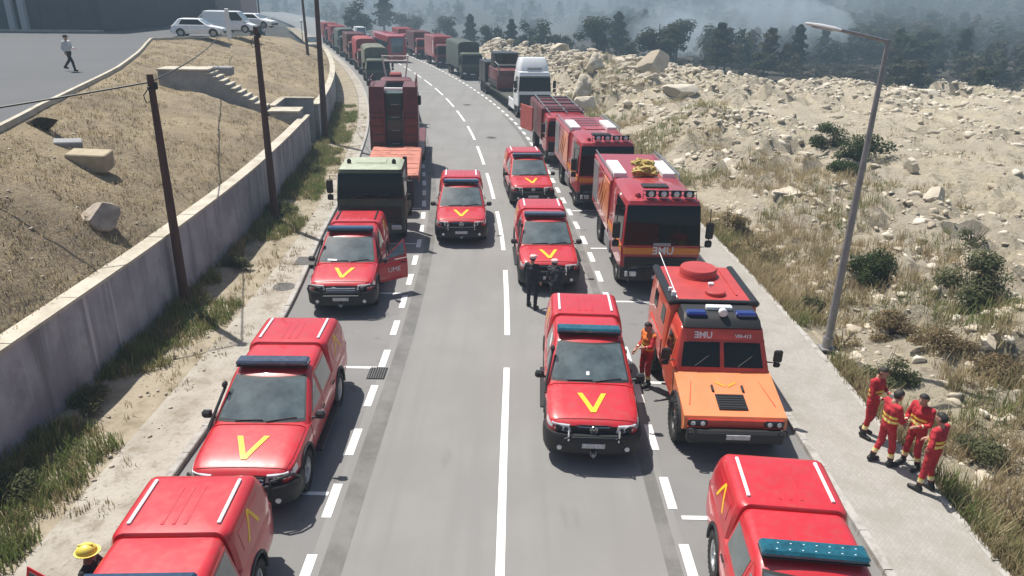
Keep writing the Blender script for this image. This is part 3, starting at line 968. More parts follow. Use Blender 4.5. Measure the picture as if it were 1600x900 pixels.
    if style == 'a':
        mb.tube([(-.62, -2.58, .60), (-.58, -2.61, .70), (-.48, -2.61, .735), (-.38, -2.61, .74), (.38, -2.61, .74), (.48, -2.61, .735), (.58, -2.61, .70), (.62, -2.58, .60)], .020, 7)
        bb = mb.build('bull_bar', BLACKM, root)
        for sx in (-1, 1):
            mb = MB(); mb.box((sx * .50, -2.59, .78), (.04, .05, .27), .01); mb.build('bull_bar_upright', CHROME, bb)
    else:
        for sx in (-1, 1):
            mb.tube([(sx * .50, -2.56, .50), (sx * .53, -2.61, .70), (sx * .60, -2.58, .90), (sx * .78, -2.50, .93), (sx * .93, -2.36, .90), (sx * 1.0, -2.24, .76), (sx * .99, -2.14, .55)], .026, 7)
            mb.tube([(sx * .55, -2.61, .74), (sx * .80, -2.52, .75), (sx * 1.0, -2.26, .74)], .02, 6)
        mb.tube([(-.52, -2.62, .66), (.52, -2.62, .66)], .024, 7)
        bb = mb.build('bull_bar', BLACKM, root)
    # rear end
    mb = MB(); mb.box((0, 2.72, .55), (1.75, .16, .2), .05); mb.build('rear_bumper', BLACK, root)
    for sx in (-1, 1):
        mb = MB(); mb.box((sx * .86, 2.645, .93), (.13, .06, .34), .02); mb.build('tail_light', mat('tail_lamp_red', (.35, .01, .01), .2, coat=.6), root)
    # snorkel on the image-left side, aerial
    mb = MB()
    mb.tube([(-.965, -1.28, .98), (-.965, -1.12, 1.10), (-.915, -.92, 1.27), (-.85, -.62, 1.50), (-.82, -.48, 1.60)], [.035, .036, .032, .030, .030], 8)
    mb.box((-.82, -.50, 1.66), (.09, .14, .12), .03)
    mb.build('snorkel', BLACK, root)
    # undercarriage
    mb = MB(); mb.box((0, 0, .36), (1.3, 4.3, .16), .03)
    for ay in (-1.55, 1.55): mb.cyl((-.72, ay, .40), (.72, ay, .40), .06, n=10)
    mb.build('chassis', BLACKM, root)
    for sx in (-1, 1):
        for ay in (-1.55, 1.55): wheel(root, 'pickup', sx * .84, ay, .40, .27, RIM)
    return root

def place(root, x, y, rz=0.0):
    root.location = (x, y, 0); root.rotation_euler = (0, 0, rz)
def on_road(root, Y, u, extra=0.0):
    p = R(Y, u); place(root, p.x, p.y, heading(Y) + extra)

def kid(root, name, sx=None):
    for c in root.children_recursive:
        if c.name.split('.')[0] == name and (sx is None or c.location.x * sx > 0): return c

def set_mat(root, name, m):
    for c in root.children_recursive:
        if c.name.split('.')[0] == name:
            c.data = c.data.copy(); c.data.materials[0] = m

PK = {'a': make_pickup('a'), 'b': make_pickup('b')}
used = set()
GP = 'red pickups with a yellow V on the hood'
def pickup(style, label, Y, u, extra=0.0, bar=None, snorkel=False, dropn=(), rails=None):
    root = PK[style] if False else copy_tree(PK[style])
    tag(root, label, 'pickup truck', GP)
    root.scale = (1.03, 1.03, 1.03)
    on_road(root, Y, u, extra)
    if bar: set_mat(root, 'light_bar', bar)
    if rails: set_mat(root, 'roof_rail', rails)
    if not snorkel: drop(root, ['snorkel'])
    drop(root, dropn)
    return root
PICKS = [
 ('a', 'red pickup in the right lane beside the orange armoured car, teal light bar on top', 15.58, 1.91, -.024, BARTEAL, True, (), None),
 ('a', 'red pickup standing alone in the left lane near the green tractor truck', 30.03, -1.64, -.005, BARBLUE, False, (), None),
 ('a', 'red pickup in the right lane with two people in dark clothes at its bumper', 25.16, 1.40, .005, BARGREY, True, (), None),
 ('a', 'red pickup at the head of the right lane beside the second fire engine', 35.4, 1.69, .002, BARGREY, False, (), None),
 ('b', 'red pickup by left kerb with snorkel, chrome grille and bull bar, doors shut', 13.65, -4.87, .03, BARGREY, True, (), None),
 ('b', 'red pickup at left kerb with its door hanging open towards the lane', 23.2, -5.13, .039, BARBLUE, True, (), BLACKM),
 ('a', 'red pickup cut off at lower left, yellow helmeted person at its open door', 7.4, -4.72, .05, BARBLUE, False, (), None),
 ('a', 'red pickup cut off at lower right with teal light bar and white roof rails', 8.27, 4.44, -.09, BARTEAL, False, (), None)]
PO = [pickup(*a) for a in PICKS]
for k in ('a', 'b'):
    for c in list(PK[k].children_recursive): bpy.data.objects.remove(c, do_unlink=True)
    bpy.data.objects.remove(PK[k], do_unlink=True)
# pale light dots on the bar of the nearest right pickup
for x in frange(-.52, .52, 7):
    for y in (-.03, .09): mb = MB(); mb.box((x + (.04 if y > .0 else 0), y, 1.962), (.022, .016, .006)); mb.build('bar_led', LED, PO[7])

def door_of(root, sx):
    for c in root.children:
        if c.name.split('.')[0] == 'door' and c.location.x * sx > 0 and c.location.y < -.5: return c
def rear_of(root, sx):
    for c in root.children:
        if c.name.split('.')[0] == 'door' and c.location.x * sx > 0 and c.location.y > -.5: return c
door_of(PO[5], 1).rotation_euler = (0, 0, rad(-58))
rear_of(PO[6], -1).rotation_euler = (0, 0, rad(62))
CABSHADE = mat('painted_cabin_shade', (.02, .018, .018), .9)  # near-black colour stands in for the shade inside the cabin
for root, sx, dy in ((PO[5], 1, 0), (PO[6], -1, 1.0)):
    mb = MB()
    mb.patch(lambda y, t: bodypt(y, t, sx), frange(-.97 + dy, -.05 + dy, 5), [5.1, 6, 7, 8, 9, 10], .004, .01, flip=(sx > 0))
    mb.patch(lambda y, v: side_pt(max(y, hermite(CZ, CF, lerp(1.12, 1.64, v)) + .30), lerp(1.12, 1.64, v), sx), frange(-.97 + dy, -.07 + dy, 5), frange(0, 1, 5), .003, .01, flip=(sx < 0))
    mb.build('door_opening_shade', CABSHADE, root)  # dark sheet on the closed shell, painting the shaded opening
me = text_mesh('UME', .22, STRIP, .002)
o = link('lettering', me, door_of(PO[5], 1))
o.matrix_local = Matrix.Translation((.045, .5, .80)) @ Matrix.Rotation(rad(90), 4, 'Z') @ Matrix.Rotation(rad(90), 4, 'X')

mb = MB(); mb.patch(lambda a, z: ws(a, z), [-.10, -.02], [1.26, 1.31], .012, .004); mb.build('windscreen_sticker', STRIP, PO[0])
mb = MB(); mb.patch(lambda a, z: ws(a, z), [-.66, -.34], [1.19, 1.225], .012, .004); mb.build('dashboard_paper', STRIP, PO[5])
# ---------------------------------------------------------------- trucks (front looks towards -Y, origin under the front face)
def rring(w, yf, yr, r, z, n=3):
    h = w / 2; pts = []
    for cx, cy, a0 in ((h - r, yf + r, -90), (h - r, yr - r, 0), (-h + r, yr - r, 90), (-h + r, yf + r, 180)):
        for i in range(n + 1):
            a = rad(a0 + 90 * i / n); pts.append((cx + r * math.cos(a), cy + r * math.sin(a), z))
    return pts

def cab(root, L=1.9, w=2.45, zb=.6, zbelt=1.75, zwt=2.65, ztop=2.95, paint=None, roof=None, rake=.14, glass=None, name='cab', visor=None, mirror_side=(-1, 1)):
    glass = glass or GLASSD
    def yf(z): return float(np.interp(z, [zb, zb + .5, zbelt, zwt, ztop - .1, ztop], [.06, 0, 0, rake, rake + .10, rake + .42]))
    def ww(z): return float(np.interp(z, [zb, zbelt, zwt, ztop - .1, ztop], [w - .04, w, w - .14, w - .22, w - .55]))
    mb = MB()
    zs = [zb, zb + .5, zbelt, lerp(zbelt, zwt, .5), zwt, ztop - .1]
    mb.loft([rring(ww(z), yf(z), L, .12, z) for z in zs], cap1=False)
    c = mb.build(name, paint, root)
    mb = MB(); mb.loft([rring(ww(ztop - .1) + .01, yf(ztop - .1) - .01, L, .12, ztop - .1), rring(ww(ztop - .03), yf(ztop - .03), L - .02, .14, ztop - .03), rring(ww(ztop), yf(ztop), L - .12, .16, ztop)])
    rf = mb.build('cab_roof', roof or paint, c)
    mb = MB(); mb.patch(lambda a, z: Vector((a * (ww(z) / 2 - .035), yf(z), z)), frange(-1, 1, 9), [zbelt + .02, lerp(zbelt, zwt, .5), zwt, zwt + .03], .014, .02)
    mb.build('windscreen', glass, c)
    for x0, x1 in ((-.75, -.1), (.05, .7)): mb = MB(); mb.tube([(x0, yf(zbelt) - .03, zbelt + .05), (x1, yf(zbelt + .3) - .04, zbelt + .22)], .012, 4); mb.build('wiper', BLACK, c)
    for sx in (-1, 1):
        mb = MB()
        mb.patch(lambda y, z: Vector((sx * ww(z) / 2, y, z)), frange(.16, L * .62, 3), frange(zb + .05, zbelt, 4), .012, .02, flip=(sx < 0))
        d = mb.build('door', paint, c)
        mb = MB(); mb.patch(lambda y, z: Vector((sx * ww(z) / 2, max(y, yf(z) + .17), z)), frange(.2, L * .6, 4), frange(zbelt + .06, zwt - .02, 4), .014, .02, flip=(sx < 0))
        mb.build('window', glass, d)
        mb = MB(); mb.box((sx * (w / 2 + .02), L * .55, zbelt - .18), (.03, .16, .04), .01); mb.build('handle', BLACK, d)
        if sx in mirror_side:
            mb = MB(); mb.box((sx * (w / 2 + .22), .02, zbelt + .50), (.24, .12, .52), .04); mb.box((sx * (w / 2 + .22), .02, zbelt + .08), (.22, .12, .22), .04)
            mb.tube([(sx * (w / 2 - .05), .16, zwt - .08), (sx * (w / 2 + .20), .05, zwt - .02), (sx * (w / 2 + .24), .05, zbelt - .02), (sx * (w / 2 - .02), .12, zbelt - .06)], .018, 5)
            mb.build('mirror', BLACK, c)
    return c, yf, ww

def front_end(root, w, zb, zbelt, grille_mat, bumper_mat, plate=True):
    mb = MB(); mb.box((0, -.02, lerp(zb, zbelt, .45)), (w * .93, .05, (zbelt - zb) * .80), .02)
    g = mb.build('grille', grille_mat, root)
    for k in range(4):
        mb = MB(); mb.box((0, -.05, lerp(zb, zbelt, .24 + .14 * k)), (w * .66, .03, .03), .008); mb.build('grille_bar', GUN, g)
    mb = MB(); mb.loft([[(x, y0 + .22 * abs(x / (w / 2)) ** 4, z) for x in frange(-w / 2, w / 2, 11)] + [(x, .35, z) for x in frange(w / 2, -w / 2, 11)] for y0, z in ((-.08, zb - .34), (-.14, zb - .28), (-.16, zb - .02), (-.10, zb + .10))])
    b = mb.build('bumper', bumper_mat, root)
    for sx in (-1, 1):
        mb = MB(); mb.box((sx * w * .38, -.15, zb - .06), (w * .15, .06, .17), .02); mb.build('headlight', LENS, b)
    if plate:
        mb = MB(); mb.box((0, -.17, zb - .16), (.52, .015, .11), .004); mb.build('number_plate', PLATE, b)
    return b

def chassis(root, y0, y1, z=.75, w=.9):
    mb = MB()
    for sx in (-1, 1): mb.box((sx * w / 2, (y0 + y1) / 2, z), (.1, y1 - y0, .24), .01)
    y = y0 + .5
    while y < y1: mb.box((0, y, z), (w - .12, .1, .16)); y += 1.2
    mb.cyl((-.55, lerp(y0, y1, .45), z - .1), (-.55, lerp(y0, y1, .45) + 1.0, z - .1), .25, n=12)
    return mb.build('chassis', BLACKM, root)

def axle(root, y, r=.52, w=.34, x=1.02, key='truck', rim=None):
    for sx in (-1, 1): wheel(root, key, sx * x, y, r, w, rim or RIMD)

def fire_engine(label, Y, u, hose=True, extra=0.0, group='fire engines in the right bay'):
    root = thing('fire_engine', label, 'fire engine', R(Y, u), heading(Y) + extra, group)
    c, yf, ww = cab(root, 3.1, 2.5, .75, 1.58, 2.78, 3.02, REDF, REDF, .16)
    front_end(root, 2.5, .78, 1.30, BLACKM, BLACK)
    mb = MB(); mb.patch(lambda a, z: Vector((a * 1.2, .0, z)), frange(-1, 1, 9), [1.32, 1.42, 1.52], .02, .03)
    mb.build('front_stripe', mat('orange_stripe', (.62, .22, .03), .45), c)
    for sx in (-1, 1):
        mb = MB(); mb.box((sx * 1.262, 1.55, 1.45), (.012, 2.9, .22), .003); mb.build('side_stripe', MATS['orange_stripe'], c)
    o = link('lettering', text_mesh('UME', .34, STRIP, .004, mirror=True, bold=.006), c)
    o.matrix_local = Matrix.Translation((.05, -.035, 1.43)) @ Matrix.Rotation(rad(90), 4, 'X')
    mb = MB(); mb.box((0, -.03, 1.64), (.55, .03, .10), .012); mb.build('badge', GREYM, c)
    # roof lamps in guards
    for x in frange(-.40, .80, 4):
        mb = MB(); mb.box((x, .42, 3.12), (.32, .12, .21), .03); l = mb.build('roof_lamp', BLACK, c)
        mb = MB(); mb.lathe([(0, .09), (-.01, .07), (-.012, 0)], 'Y', (x, .355, 3.12), 12); mb.build('lens', LENS, l)
    mb = MB(); mb.tube([(-.66, .30, 2.98), (-.66, .36, 3.22), (1.02, .36, 3.22), (1.02, .30, 2.98)], .018, 5); mb.tube([(-.66, .36, 3.10), (1.02, .36, 3.10)], .012, 5); mb.build('lamp_guard', BLACKM, c)
    mb = MB(); mb.lathe([(0, .10), (.08, .10), (.14, .06), (.15, 0)], 'Z', (-.78, .55, 2.97), 12); mb.build('beacon', REDF, c)
    mb = MB(); mb.box((.0, 1.75, 3.04), (.85, .45, .08), .02); mb.build('roof_hatch', BLACK, c)
    # tank body
    y0, y1 = 3.2, 7.7
    mb = MB(); mb.box((0, (y0 + y1) / 2, 1.95), (2.46, y1 - y0, 1.9), .05); b = mb.build('tank_body', REDF, root)
    for sx in (-1, 1):
        for i in range(3):
            a = lerp(y0 + .12, y1 - .12, i / 3); e = lerp(y0 + .12, y1 - .12, (i + 1) / 3) - .08
            mb = MB(); mb.box((sx * 1.235, (a + e) / 2, 2.02), (.03, e - a, 1.45), .012)
            p = mb.build('locker_door', [ORANGE, REDF, GREYM][(i + (0 if sx < 0 else 0)) % 3] if i != 1 else REDF, b)
            mb = MB(); mb.box((sx * 1.255, (a + e) / 2, 1.42), (.02, .3, .04), .008); mb.build('handle', CHROME, p)
        for k in range(3):
            M = Matrix.Rotation(rad(40), 3, 'X'); mb = MB(); mb.box((sx * 1.26, 4.4 + .5 * k, 2.0), (.006, .12, 1.2), 0, M); mb.build('side_flash', MATS['orange_stripe'], b)
        mb = MB(); mb.box((sx * .86, 4.5, 2.99), (.46, 2.1, .20), .03); mb.build('roof_box', STRIP, b)
        mb = MB(); mb.tube([(sx * 1.17, y0, 2.9), (sx * 1.17, y0 + .05, 3.05), (sx * 1.17, y1 - .05, 3.05), (sx * 1.17, y1, 2.9)], .022, 5); mb.build('roof_rail', GREYM, b)
    mb = MB()
    for sx in (-.16, .16): mb.tube([(1.12 + sx * .6, 3.4, 3.06), (1.12 + sx * .6, 7.1, 3.06)], .022, 5)
    for k in range(11): mb.tube([(1.03, 3.5 + .34 * k, 3.06), (1.21, 3.5 + .34 * k, 3.06)], .012, 4)
    mb.build('ladder', GREYM, b)
    if hose:
        r2 = random.Random(4); hz = mat('yellow_hose', (.42, .31, .09), .75, var=.45, scale=9)
        for k in range(14):
            cx, cy = r2.uniform(-.32, .34), r2.uniform(3.5, 4.9); rr = r2.uniform(.16, .28)
            mb = MB(); pts = []
            for i in range(20):
                a = i / 20 * 4 * math.pi; q = rr * (1 - .3 * i / 20)
                pts.append((cx + q * math.cos(a), cy + q * math.sin(a) * .9, 3.0 + .07 * (k % 4) + .05 * math.sin(a * 1.5 + k) + i * .004))
            mb.tube(pts, .058, 6); mb.build('hose_coil', hz, b)
    else:
        mb = MB(); mb.box((.1, 3.9, 2.93), (.9, .6, .08), .02); mb.build('roof_hatch', REDF, b)
        for k in range(5): mb = MB(); mb.tube([(-.6, 4.6 + .5 * k, 2.98), (.6, 4.6 + .5 * k, 2.98)], .02, 5); mb.build('roof_slat', GREYM, b)
    chassis(root, .3, 7.6)
    axle(root, 1.25, .56, .36); axle(root, 5.6, .56, .36)
    for sx in (-1, 1):
        mb = MB(); pts = [(sx * 1.2, 1.25 + .68 * math.cos(a), .56 + .68 * math.sin(a)) for a in frange(rad(0), rad(180), 9)]; mb.tube(pts, .05, 6); mb.build('mudguard', BLACK, root)
        mb = MB(); mb.box((sx * 1.1, 3.1, .75), (.3, 1.3, .5), .04); mb.build('side_tank', GREYM if sx < 0 else BLACK, root)
    mb = MB(); mb.tube([(-1.0, -.2, .5), (-1.05, -.3, .95), (-.4, -.34, 1.05), (.4, -.34, 1.05), (1.05, -.3, .95), (1.0, -.2, .5)], .035, 6); mb.tube([(-.5, -.33, 1.03), (-.5, -.3, .6)], .02, 5); mb.tube([(.5, -.33, 1.03), (.5, -.3, .6)], .02, 5)
    mb.build('bull_bar', BLACKM, root)
    root.scale = (1.03, 1.03, 1.06)
    return root
fire_engine('nearest fire engine, right bay, with yellow hoses piled on its roof', 22.6, 5.02)
FE2 = fire_engine('second fire engine in the right bay, roof lamps and bare white roof boxes', 32.1, 4.9, hose=False)
drop(FE2, ['badge'])

# orange armoured car
def armoured_car():
    root = thing('armoured_car', 'orange boxy armoured car with round red roof hatch and black light rack', 'armoured car', (4.78, 15.75, 0), -.01)
    y = -2.45
    mb = MB()   # hood and lower nose as one faceted shell
    half = 1.08
    prof = [(-2.40, .74), (-2.42, .92), (-2.36, 1.04), (-1.6, 1.22), (-.92, 1.385), (-.92, .62), (-2.2, .62)]
    mb.prism(prof, 'X', -half, half); nose = mb.build('hood', ORANGE, root)
    mb = MB(); mb.box((0, -2.415, .90), (2.02, .05, .20), .02); mb.build('nose_panel', ORANGE_D, nose)
    for sx in (-1, 1):
        mb = MB(); mb.box((sx * .80, -2.44, .92), (.42, .07, .14), .03); hl = mb.build('headlight', BLACKM, nose)
        for q in (-.1, .1): mb = MB(); mb.lathe([(0, .055), (-.01, .045), (-.012, 0)], 'Y', (sx * .80 + q, -2.475, .92), 12); mb.build('lens', LENS, hl)
        mb = MB(); mb.box((sx * .80, -2.45, .83), (.44, .04, .03), .01); mb.build('headlight_brow', ORANGE_D, nose)
        mb = MB(); M = Matrix.Rotation(rad(13), 3, 'X'); mb.box((sx * .33, -1.55, 1.255), (.05, .20, .06), .015, M); mb.build('hood_latch', BLACK, nose)
        mb = MB(); M = Matrix.Rotation(rad(12), 3, 'X') @ Matrix.Rotation(sx * rad(12), 3, 'Z'); mb.box((sx * .82, -1.62, 1.215), (.012, .9, .02), 0, M); mb.build('hood_crease', ORANGE_D, nose)
    mb = MB(); M = Matrix.Rotation(rad(12), 3, 'X')
    mb.box((0, -1.95, 1.150), (.62, .48, .03), .008, M); vent = mb.build('hood_vent', BLACKM, nose)
    for k in range(6): mb = MB(); mb.box(Vector((0, -1.95, 1.160)) + M @ Vector((0, -.19 + .075 * k, .012)), (.56, .02, .012), 0, M); mb.build('vent_slat', BLACK, vent)
    mb = MB()
    for sx in (-1, 1): mb.box(Vector((sx * .13, -1.40, 1.272)) + Vector((0, 0, .004)), (.24, .06, .006), 0, Matrix.Rotation(rad(12), 3, 'X') @ Matrix.Rotation(sx * rad(35), 3, 'Z'))
    mb.build('hood_emblem', mat('faded_yellow_mark', (.80, .30, .03), .5), nose)
    mb = MB(); mb.box((0, -2.50, .66), (2.05, .22, .30), .05); bum = mb.build('bumper', BLACK, root)
    mb = MB(); mb.box((.03, -2.62, .69), (.50, .015, .11), .003); mb.build('number_plate', PLATE, bum)
    for sx in (-1, 1):
        mb = MB(); mb.tube([(sx * .95 + .09 * math.cos(a), -2.62, .80 + .09 * math.sin(a)) for a in frange(0, 2 * math.pi, 13)[:-1]], .02, 6, closed=True); mb.build('shackle', BLACKM, bum)
    # cabin
    mb = MB(); mb.loft([rring(2.12, -1.0, .25, .06, .62), rring(2.12, -1.0, .25, .06, 1.42), rring(1.94, -.66, .25, .06, 2.02), rring(1.86, -.60, .25, .06, 2.24), rring(1.80, -.50, .25, .06, 2.30)])
    cb = mb.build('cabin', ORANGE_D, root)
    wsm = GLASSD
    for x0, x1 in ((-.92, -.05), (.05, .92)):
        mb = MB(); mb.patch(lambda a, v: Vector((lerp(x0, x1, a) * lerp(1.0, .93, v), lerp(-.975, -.70, v), lerp(1.47, 1.96, v))), frange(0, 1, 4), frange(0, 1, 3), .012, .02); p = mb.build('windscreen_pane', wsm, cb)
        mb = MB(); mb.tube([(lerp(x0, x1, .35), -.985, 1.50), (lerp(x0, x1, .7), -.90, 1.72)], .007, 4); mb.build('wiper', GUN, p)
    o = link('lettering', text_mesh('UME', .205, STRIP, .003, mirror=True, bold=.006), cb); o.matrix_local = Matrix.Translation((-.42, -.655, 2.11)) @ Matrix.Rotation(rad(75), 4, 'X')
    o = link('lettering', text_mesh('VM-413', .115, STRIP, .003, bold=.003), cb); o.matrix_local = Matrix.Translation((.48, -.658, 2.10)) @ Matrix.Rotation(rad(75), 4, 'X')
    for sx in (-1, 1):
        mb = MB(); mb.patch(lambda a, z: Vector((sx * np.interp(z, [.62, 1.42], [1.06, 1.06]), lerp(-.9, .2, a), z)), [0, .5, 1], [.7, 1.0, 1.4], .012, .02, flip=(sx < 0))
        mb.patch(lambda a, z: Vector((sx * np.interp(z, [1.42, 2.02], [1.06, .97]), lerp(-.62, .2, a), z)), [0, .5, 1], [1.43, 1.7, 2.0], .010, .02, flip=(sx < 0))
        d = mb.build('door', ORANGE_R, cb)
        mb = MB(); mb.patch(lambda a, z: Vector((sx * np.interp(z, [1.42, 2.02], [1.06, .97]), lerp(-.52, .1, a), z)), [0, 1], [1.52, 1.7, 1.92], .02, .012, flip=(sx < 0)); mb.build('window', wsm, d)
        mb = MB(); mb.box((sx * 1.26, -.85, 1.72), (.20, .08, .30), .03); mb.box((sx * 1.26, -.85, 1.50), (.16, .07, .12), .03); mb.tube([(sx * 1.02, -.80, 1.55), (sx * 1.22, -.84, 1.55), (sx * 1.22, -.84, 1.8)], .018, 5); mb.build('mirror', BLACK, d)
    # black light rack
    mb = MB(); mb.loft([rring(1.78, -.62, .16, .05, 2.28), rring(1.74, -.52, .16, .05, 2.42), rring(1.66, -.34, .16, .05, 2.52)]); lr = mb.build('light_rack', BLACK, root)
    for sx in (-1, 1):
        mb = MB(); mb.box((sx * .56, -.34, 2.52), (.46, .24, .12), .04); mb.build('beacon', DKBLUE, lr)
    mb = MB(); mb.box((0, -.12, 2.57), (.60, .16, .10), .02); mb.build('roof_lamp', STRIP, lr)
    mb = MB(); mb.lathe([(0, .09), (-.10, .10), (-.12, .08), (-.12, 0)], 'Y', (.02, -.36, 2.58), 12); mb.build('spot_lamp', STRIP, lr)
    # rear box
    mb = MB(); mb.loft([rring(2.14, .27, 2.72, .05, .75), rring(2.14, .27, 2.72, .05, 1.5), rring(2.0, .27, 2.68, .05, 2.50)]); bx = mb.build('rear_box', ORANGE_R, root)
    mb = MB(); mb.box((0, 1.5, 2.53), (1.76, 2.3, .06), .02); rf = mb.build('roof_panel', mat('red_roof_paint', (.42, .045, .04), .5, coat=.2, var=.12, scale=2), bx)
    mb = MB(); mb.lathe([(0, .47), (.17, .47), (.215, .44), (.225, 0)], 'Z', (-.02, 2.05, 2.56), 32); mb.lathe([(0, .50), (.03, .50), (.03, .46)], 'Z', (-.02, 2.05, 2.558), 32); mb.build('roof_hatch', MATS['red_roof_paint'], rf)
    mb = MB(); mb.lathe([(0, .24), (.08, .24), (.10, .22), (.105, 0)], 'Z', (.12, .75, 2.558), 24); mb.build('small_hatch', MATS['red_roof_paint'], rf)
    mb = MB(); mb.cyl((.10, 1.15, 2.55), (.10, 1.15, 2.64), .05, n=10); mb.box((.10, 1.12, 2.67), (.14, .10, .08), .02); mb.build('camera_pod', STRIP, rf)
    mb = MB(); mb.box((.62, 1.6, 2.575), (.05, 1.9, .03), .01); mb.build('roof_strip', MATS['red_roof_paint'], rf)
    for sx in (-1, 1):
        mb = MB(); mb.box((sx * .97, 1.5, 2.50), (.20, 2.5, .16), .05); mb.build('awning_tube', BLACKM, bx)
        for k, yy in enumerate((.9, 1.9)):
            mb = MB(); mb.patch(lambda a, z: Vector((sx * np.interp(z, [1.5, 2.5], [1.07, 1.0]), yy - .2 + .4 * a, z)), [0, 1], [1.75, 2.15], .012, .012, flip=(sx < 0)); mb.build('side_window', wsm, bx)
        mb = MB(); mb.box((sx * 1.08, 1.5, 1.12), (.03, 1.7, .5), .01); mb.build('locker_door', ORANGE_D, bx)
    mb = MB(); mb.box((0, .30, 2.52), (2.0, .12, .12), .03); mb.build('front_rail', BLACKM, bx)
    mb = MB(); mb.tube([(-.86, .40, 2.58), (-.92, 1.2, 2.78), (-1.0, 2.3, 3.05)], [.018, .014, .01], 6); mb.build('aerial', STRIP, bx)
    mb = MB(); mb.cyl((-.92, .55, 2.56), (-.92, .55, 2.68), .055, n=10); mb.build('aerial_base', STRIP, bx)
    mb = MB(); mb.cyl((-.95, .85, 2.56), (-.95, .85, 2.66), .045, n=10); mb.build('aerial_base', STRIP, bx)
    mb = MB(); mb.box((0, .1, .62), (1.5, 4.6, .3), .05); mb.build('chassis', BLACKM, root)
    axle(root, -1.62, .50, .34, .98, 'armoured', RIMD); axle(root, 1.65, .50, .34, .98, 'armoured', RIMD)
    for sx in (-1, 1):
        for yy in (-1.62, 1.65):
            mb = MB(); mb.tube([(sx * 1.08, yy + .60 * math.cos(a), .50 + .60 * math.sin(a)) for a in frange(rad(5), rad(175), 9)], .05, 6); mb.build('arch_flare', BLACK, root)
    return root
armoured_car()
# ---------------------------------------------------------------- other lorries, bus, cars
def cargo_canvas(root, y0, y1, zb, zt, m, w=2.45):
    mb = MB(); prof = [(-w / 2, zb), (-w / 2, zt - .32), (-w / 2 + .16, zt - .10), (-w / 4, zt), (w / 4, zt), (w / 2 - .16, zt - .10), (w / 2, zt - .32), (w / 2, zb)]
    n = 9; rings = []
    for i in range(n):
        sag = .035 * (i % 2); rings.append([(x * (1 - sag * .4), lerp(y0, y1, i / (n - 1)), z - sag * (z > zb + .5)) for x, z in prof])
    mb.loft(rings); c = mb.build('canvas_cover', m, root, smooth=50)
    mb = MB(); mb.box((0, (y0 + y1) / 2, zb - .06), (w + .06, y1 - y0 + .04, .14), .02); mb.build('load_bed', BLACKM, root)
    return c
def cargo_box(root, y0, y1, zb, zt, m, w=2.48):
    mb = MB(); mb.box((0, (y0 + y1) / 2, (zb + zt) / 2), (w, y1 - y0, zt - zb), .05); c = mb.build('cargo_box', m, root)
    for sx in (-1, 1):
        n = max(2, int((y1 - y0) / 1.3))
        for k in range(n):
            a = lerp(y0, y1, k / n) + .06; e = lerp(y0, y1, (k + 1) / n) - .06
            mb = MB(); mb.box((sx * (w / 2 + .006), (a + e) / 2, (zb + zt) / 2), (.03, e - a, zt - zb - .25), .012); mb.build('side_panel', m, c)
    mb = MB()
    for yy in frange(y0 + .4, y1 - .4, 4): mb.box((0, yy, zt + .01), (w - .3, .06, .05), .01)
    mb.build('roof_rib', m, c)
    return c
def lorry(name, label, Y, u, L, paint, roof, cargo, cm, zt=3.5, cabh=2.95, extra=0.0, glass=None, group=None, cat='truck', cabL=1.9):
    root = thing(name, label, cat, R(Y, u), heading(Y) + extra, group)
    cab(root, cabL, 2.46, .75, 1.68, cabh - .30, cabh, paint, roof, .12, glass)
    front_end(root, 2.46, .8, 1.5, BLACKM, BLACK)
    if cargo == 'canvas': cargo_canvas(root, cabL + .15, L, 1.25, zt, cm)
    elif cargo == 'box': cargo_box(root, cabL + .15, L, 1.1, zt, cm)
    elif cargo == 'open':
        mb = MB(); mb.box((0, (cabL + .2 + L) / 2, 1.2), (2.45, L - cabL - .2, .14), .02)
        mb.build('load_bed', BLACKM, root)
        for sx in (-1, 1):
            mb = MB(); mb.box((sx * 1.2, (cabL + .2 + L) / 2, 1.6), (.06, L - cabL - .25, .7), .02); mb.build('drop_side', cm, root)
        mb = MB(); mb.box((0, lerp(cabL, L, .5), 1.9), (1.9, (L - cabL) * .7, 1.1), .2); mb.build('covered_load', cm, root)
    chassis(root, .3, L - .1)
    axle(root, 1.2); axle(root, L - 1.5)
    if L > 7.5: axle(root, L - 2.7)
    return root
GF = 'trucks parked in line along the far kerbs'
# right bay behind the fire engines
T3 = lorry('utility_truck', 'maroon truck with roof rack behind the second fire engine, locker lid open', 41.6, 4.75, 7.2, REDF, REDF, 'box', MAROON, 3.0, 2.8, group=GF)
mb = MB(); mb.box((-1.72, 5.3, 1.95), (.07, 1.9, 1.5), .02, Matrix.Rotation(rad(16), 3, 'Z')); mb.build('open_locker_lid', mat('faded_red_panel', (.45, .10, .08), .6, var=.15), T3)
mb = MB()
for x in frange(-1.0, 1.0, 3): mb.tube([(x, .6, 2.95), (x, 6.8, 3.15)], .035, 5)
for yy in (.7, 2.2, 3.8, 5.4, 6.7): mb.tube([(-1.1, yy, 3.06), (1.1, yy, 3.06)], .035, 5)
mb.build('roof_rack', GREYM, T3)
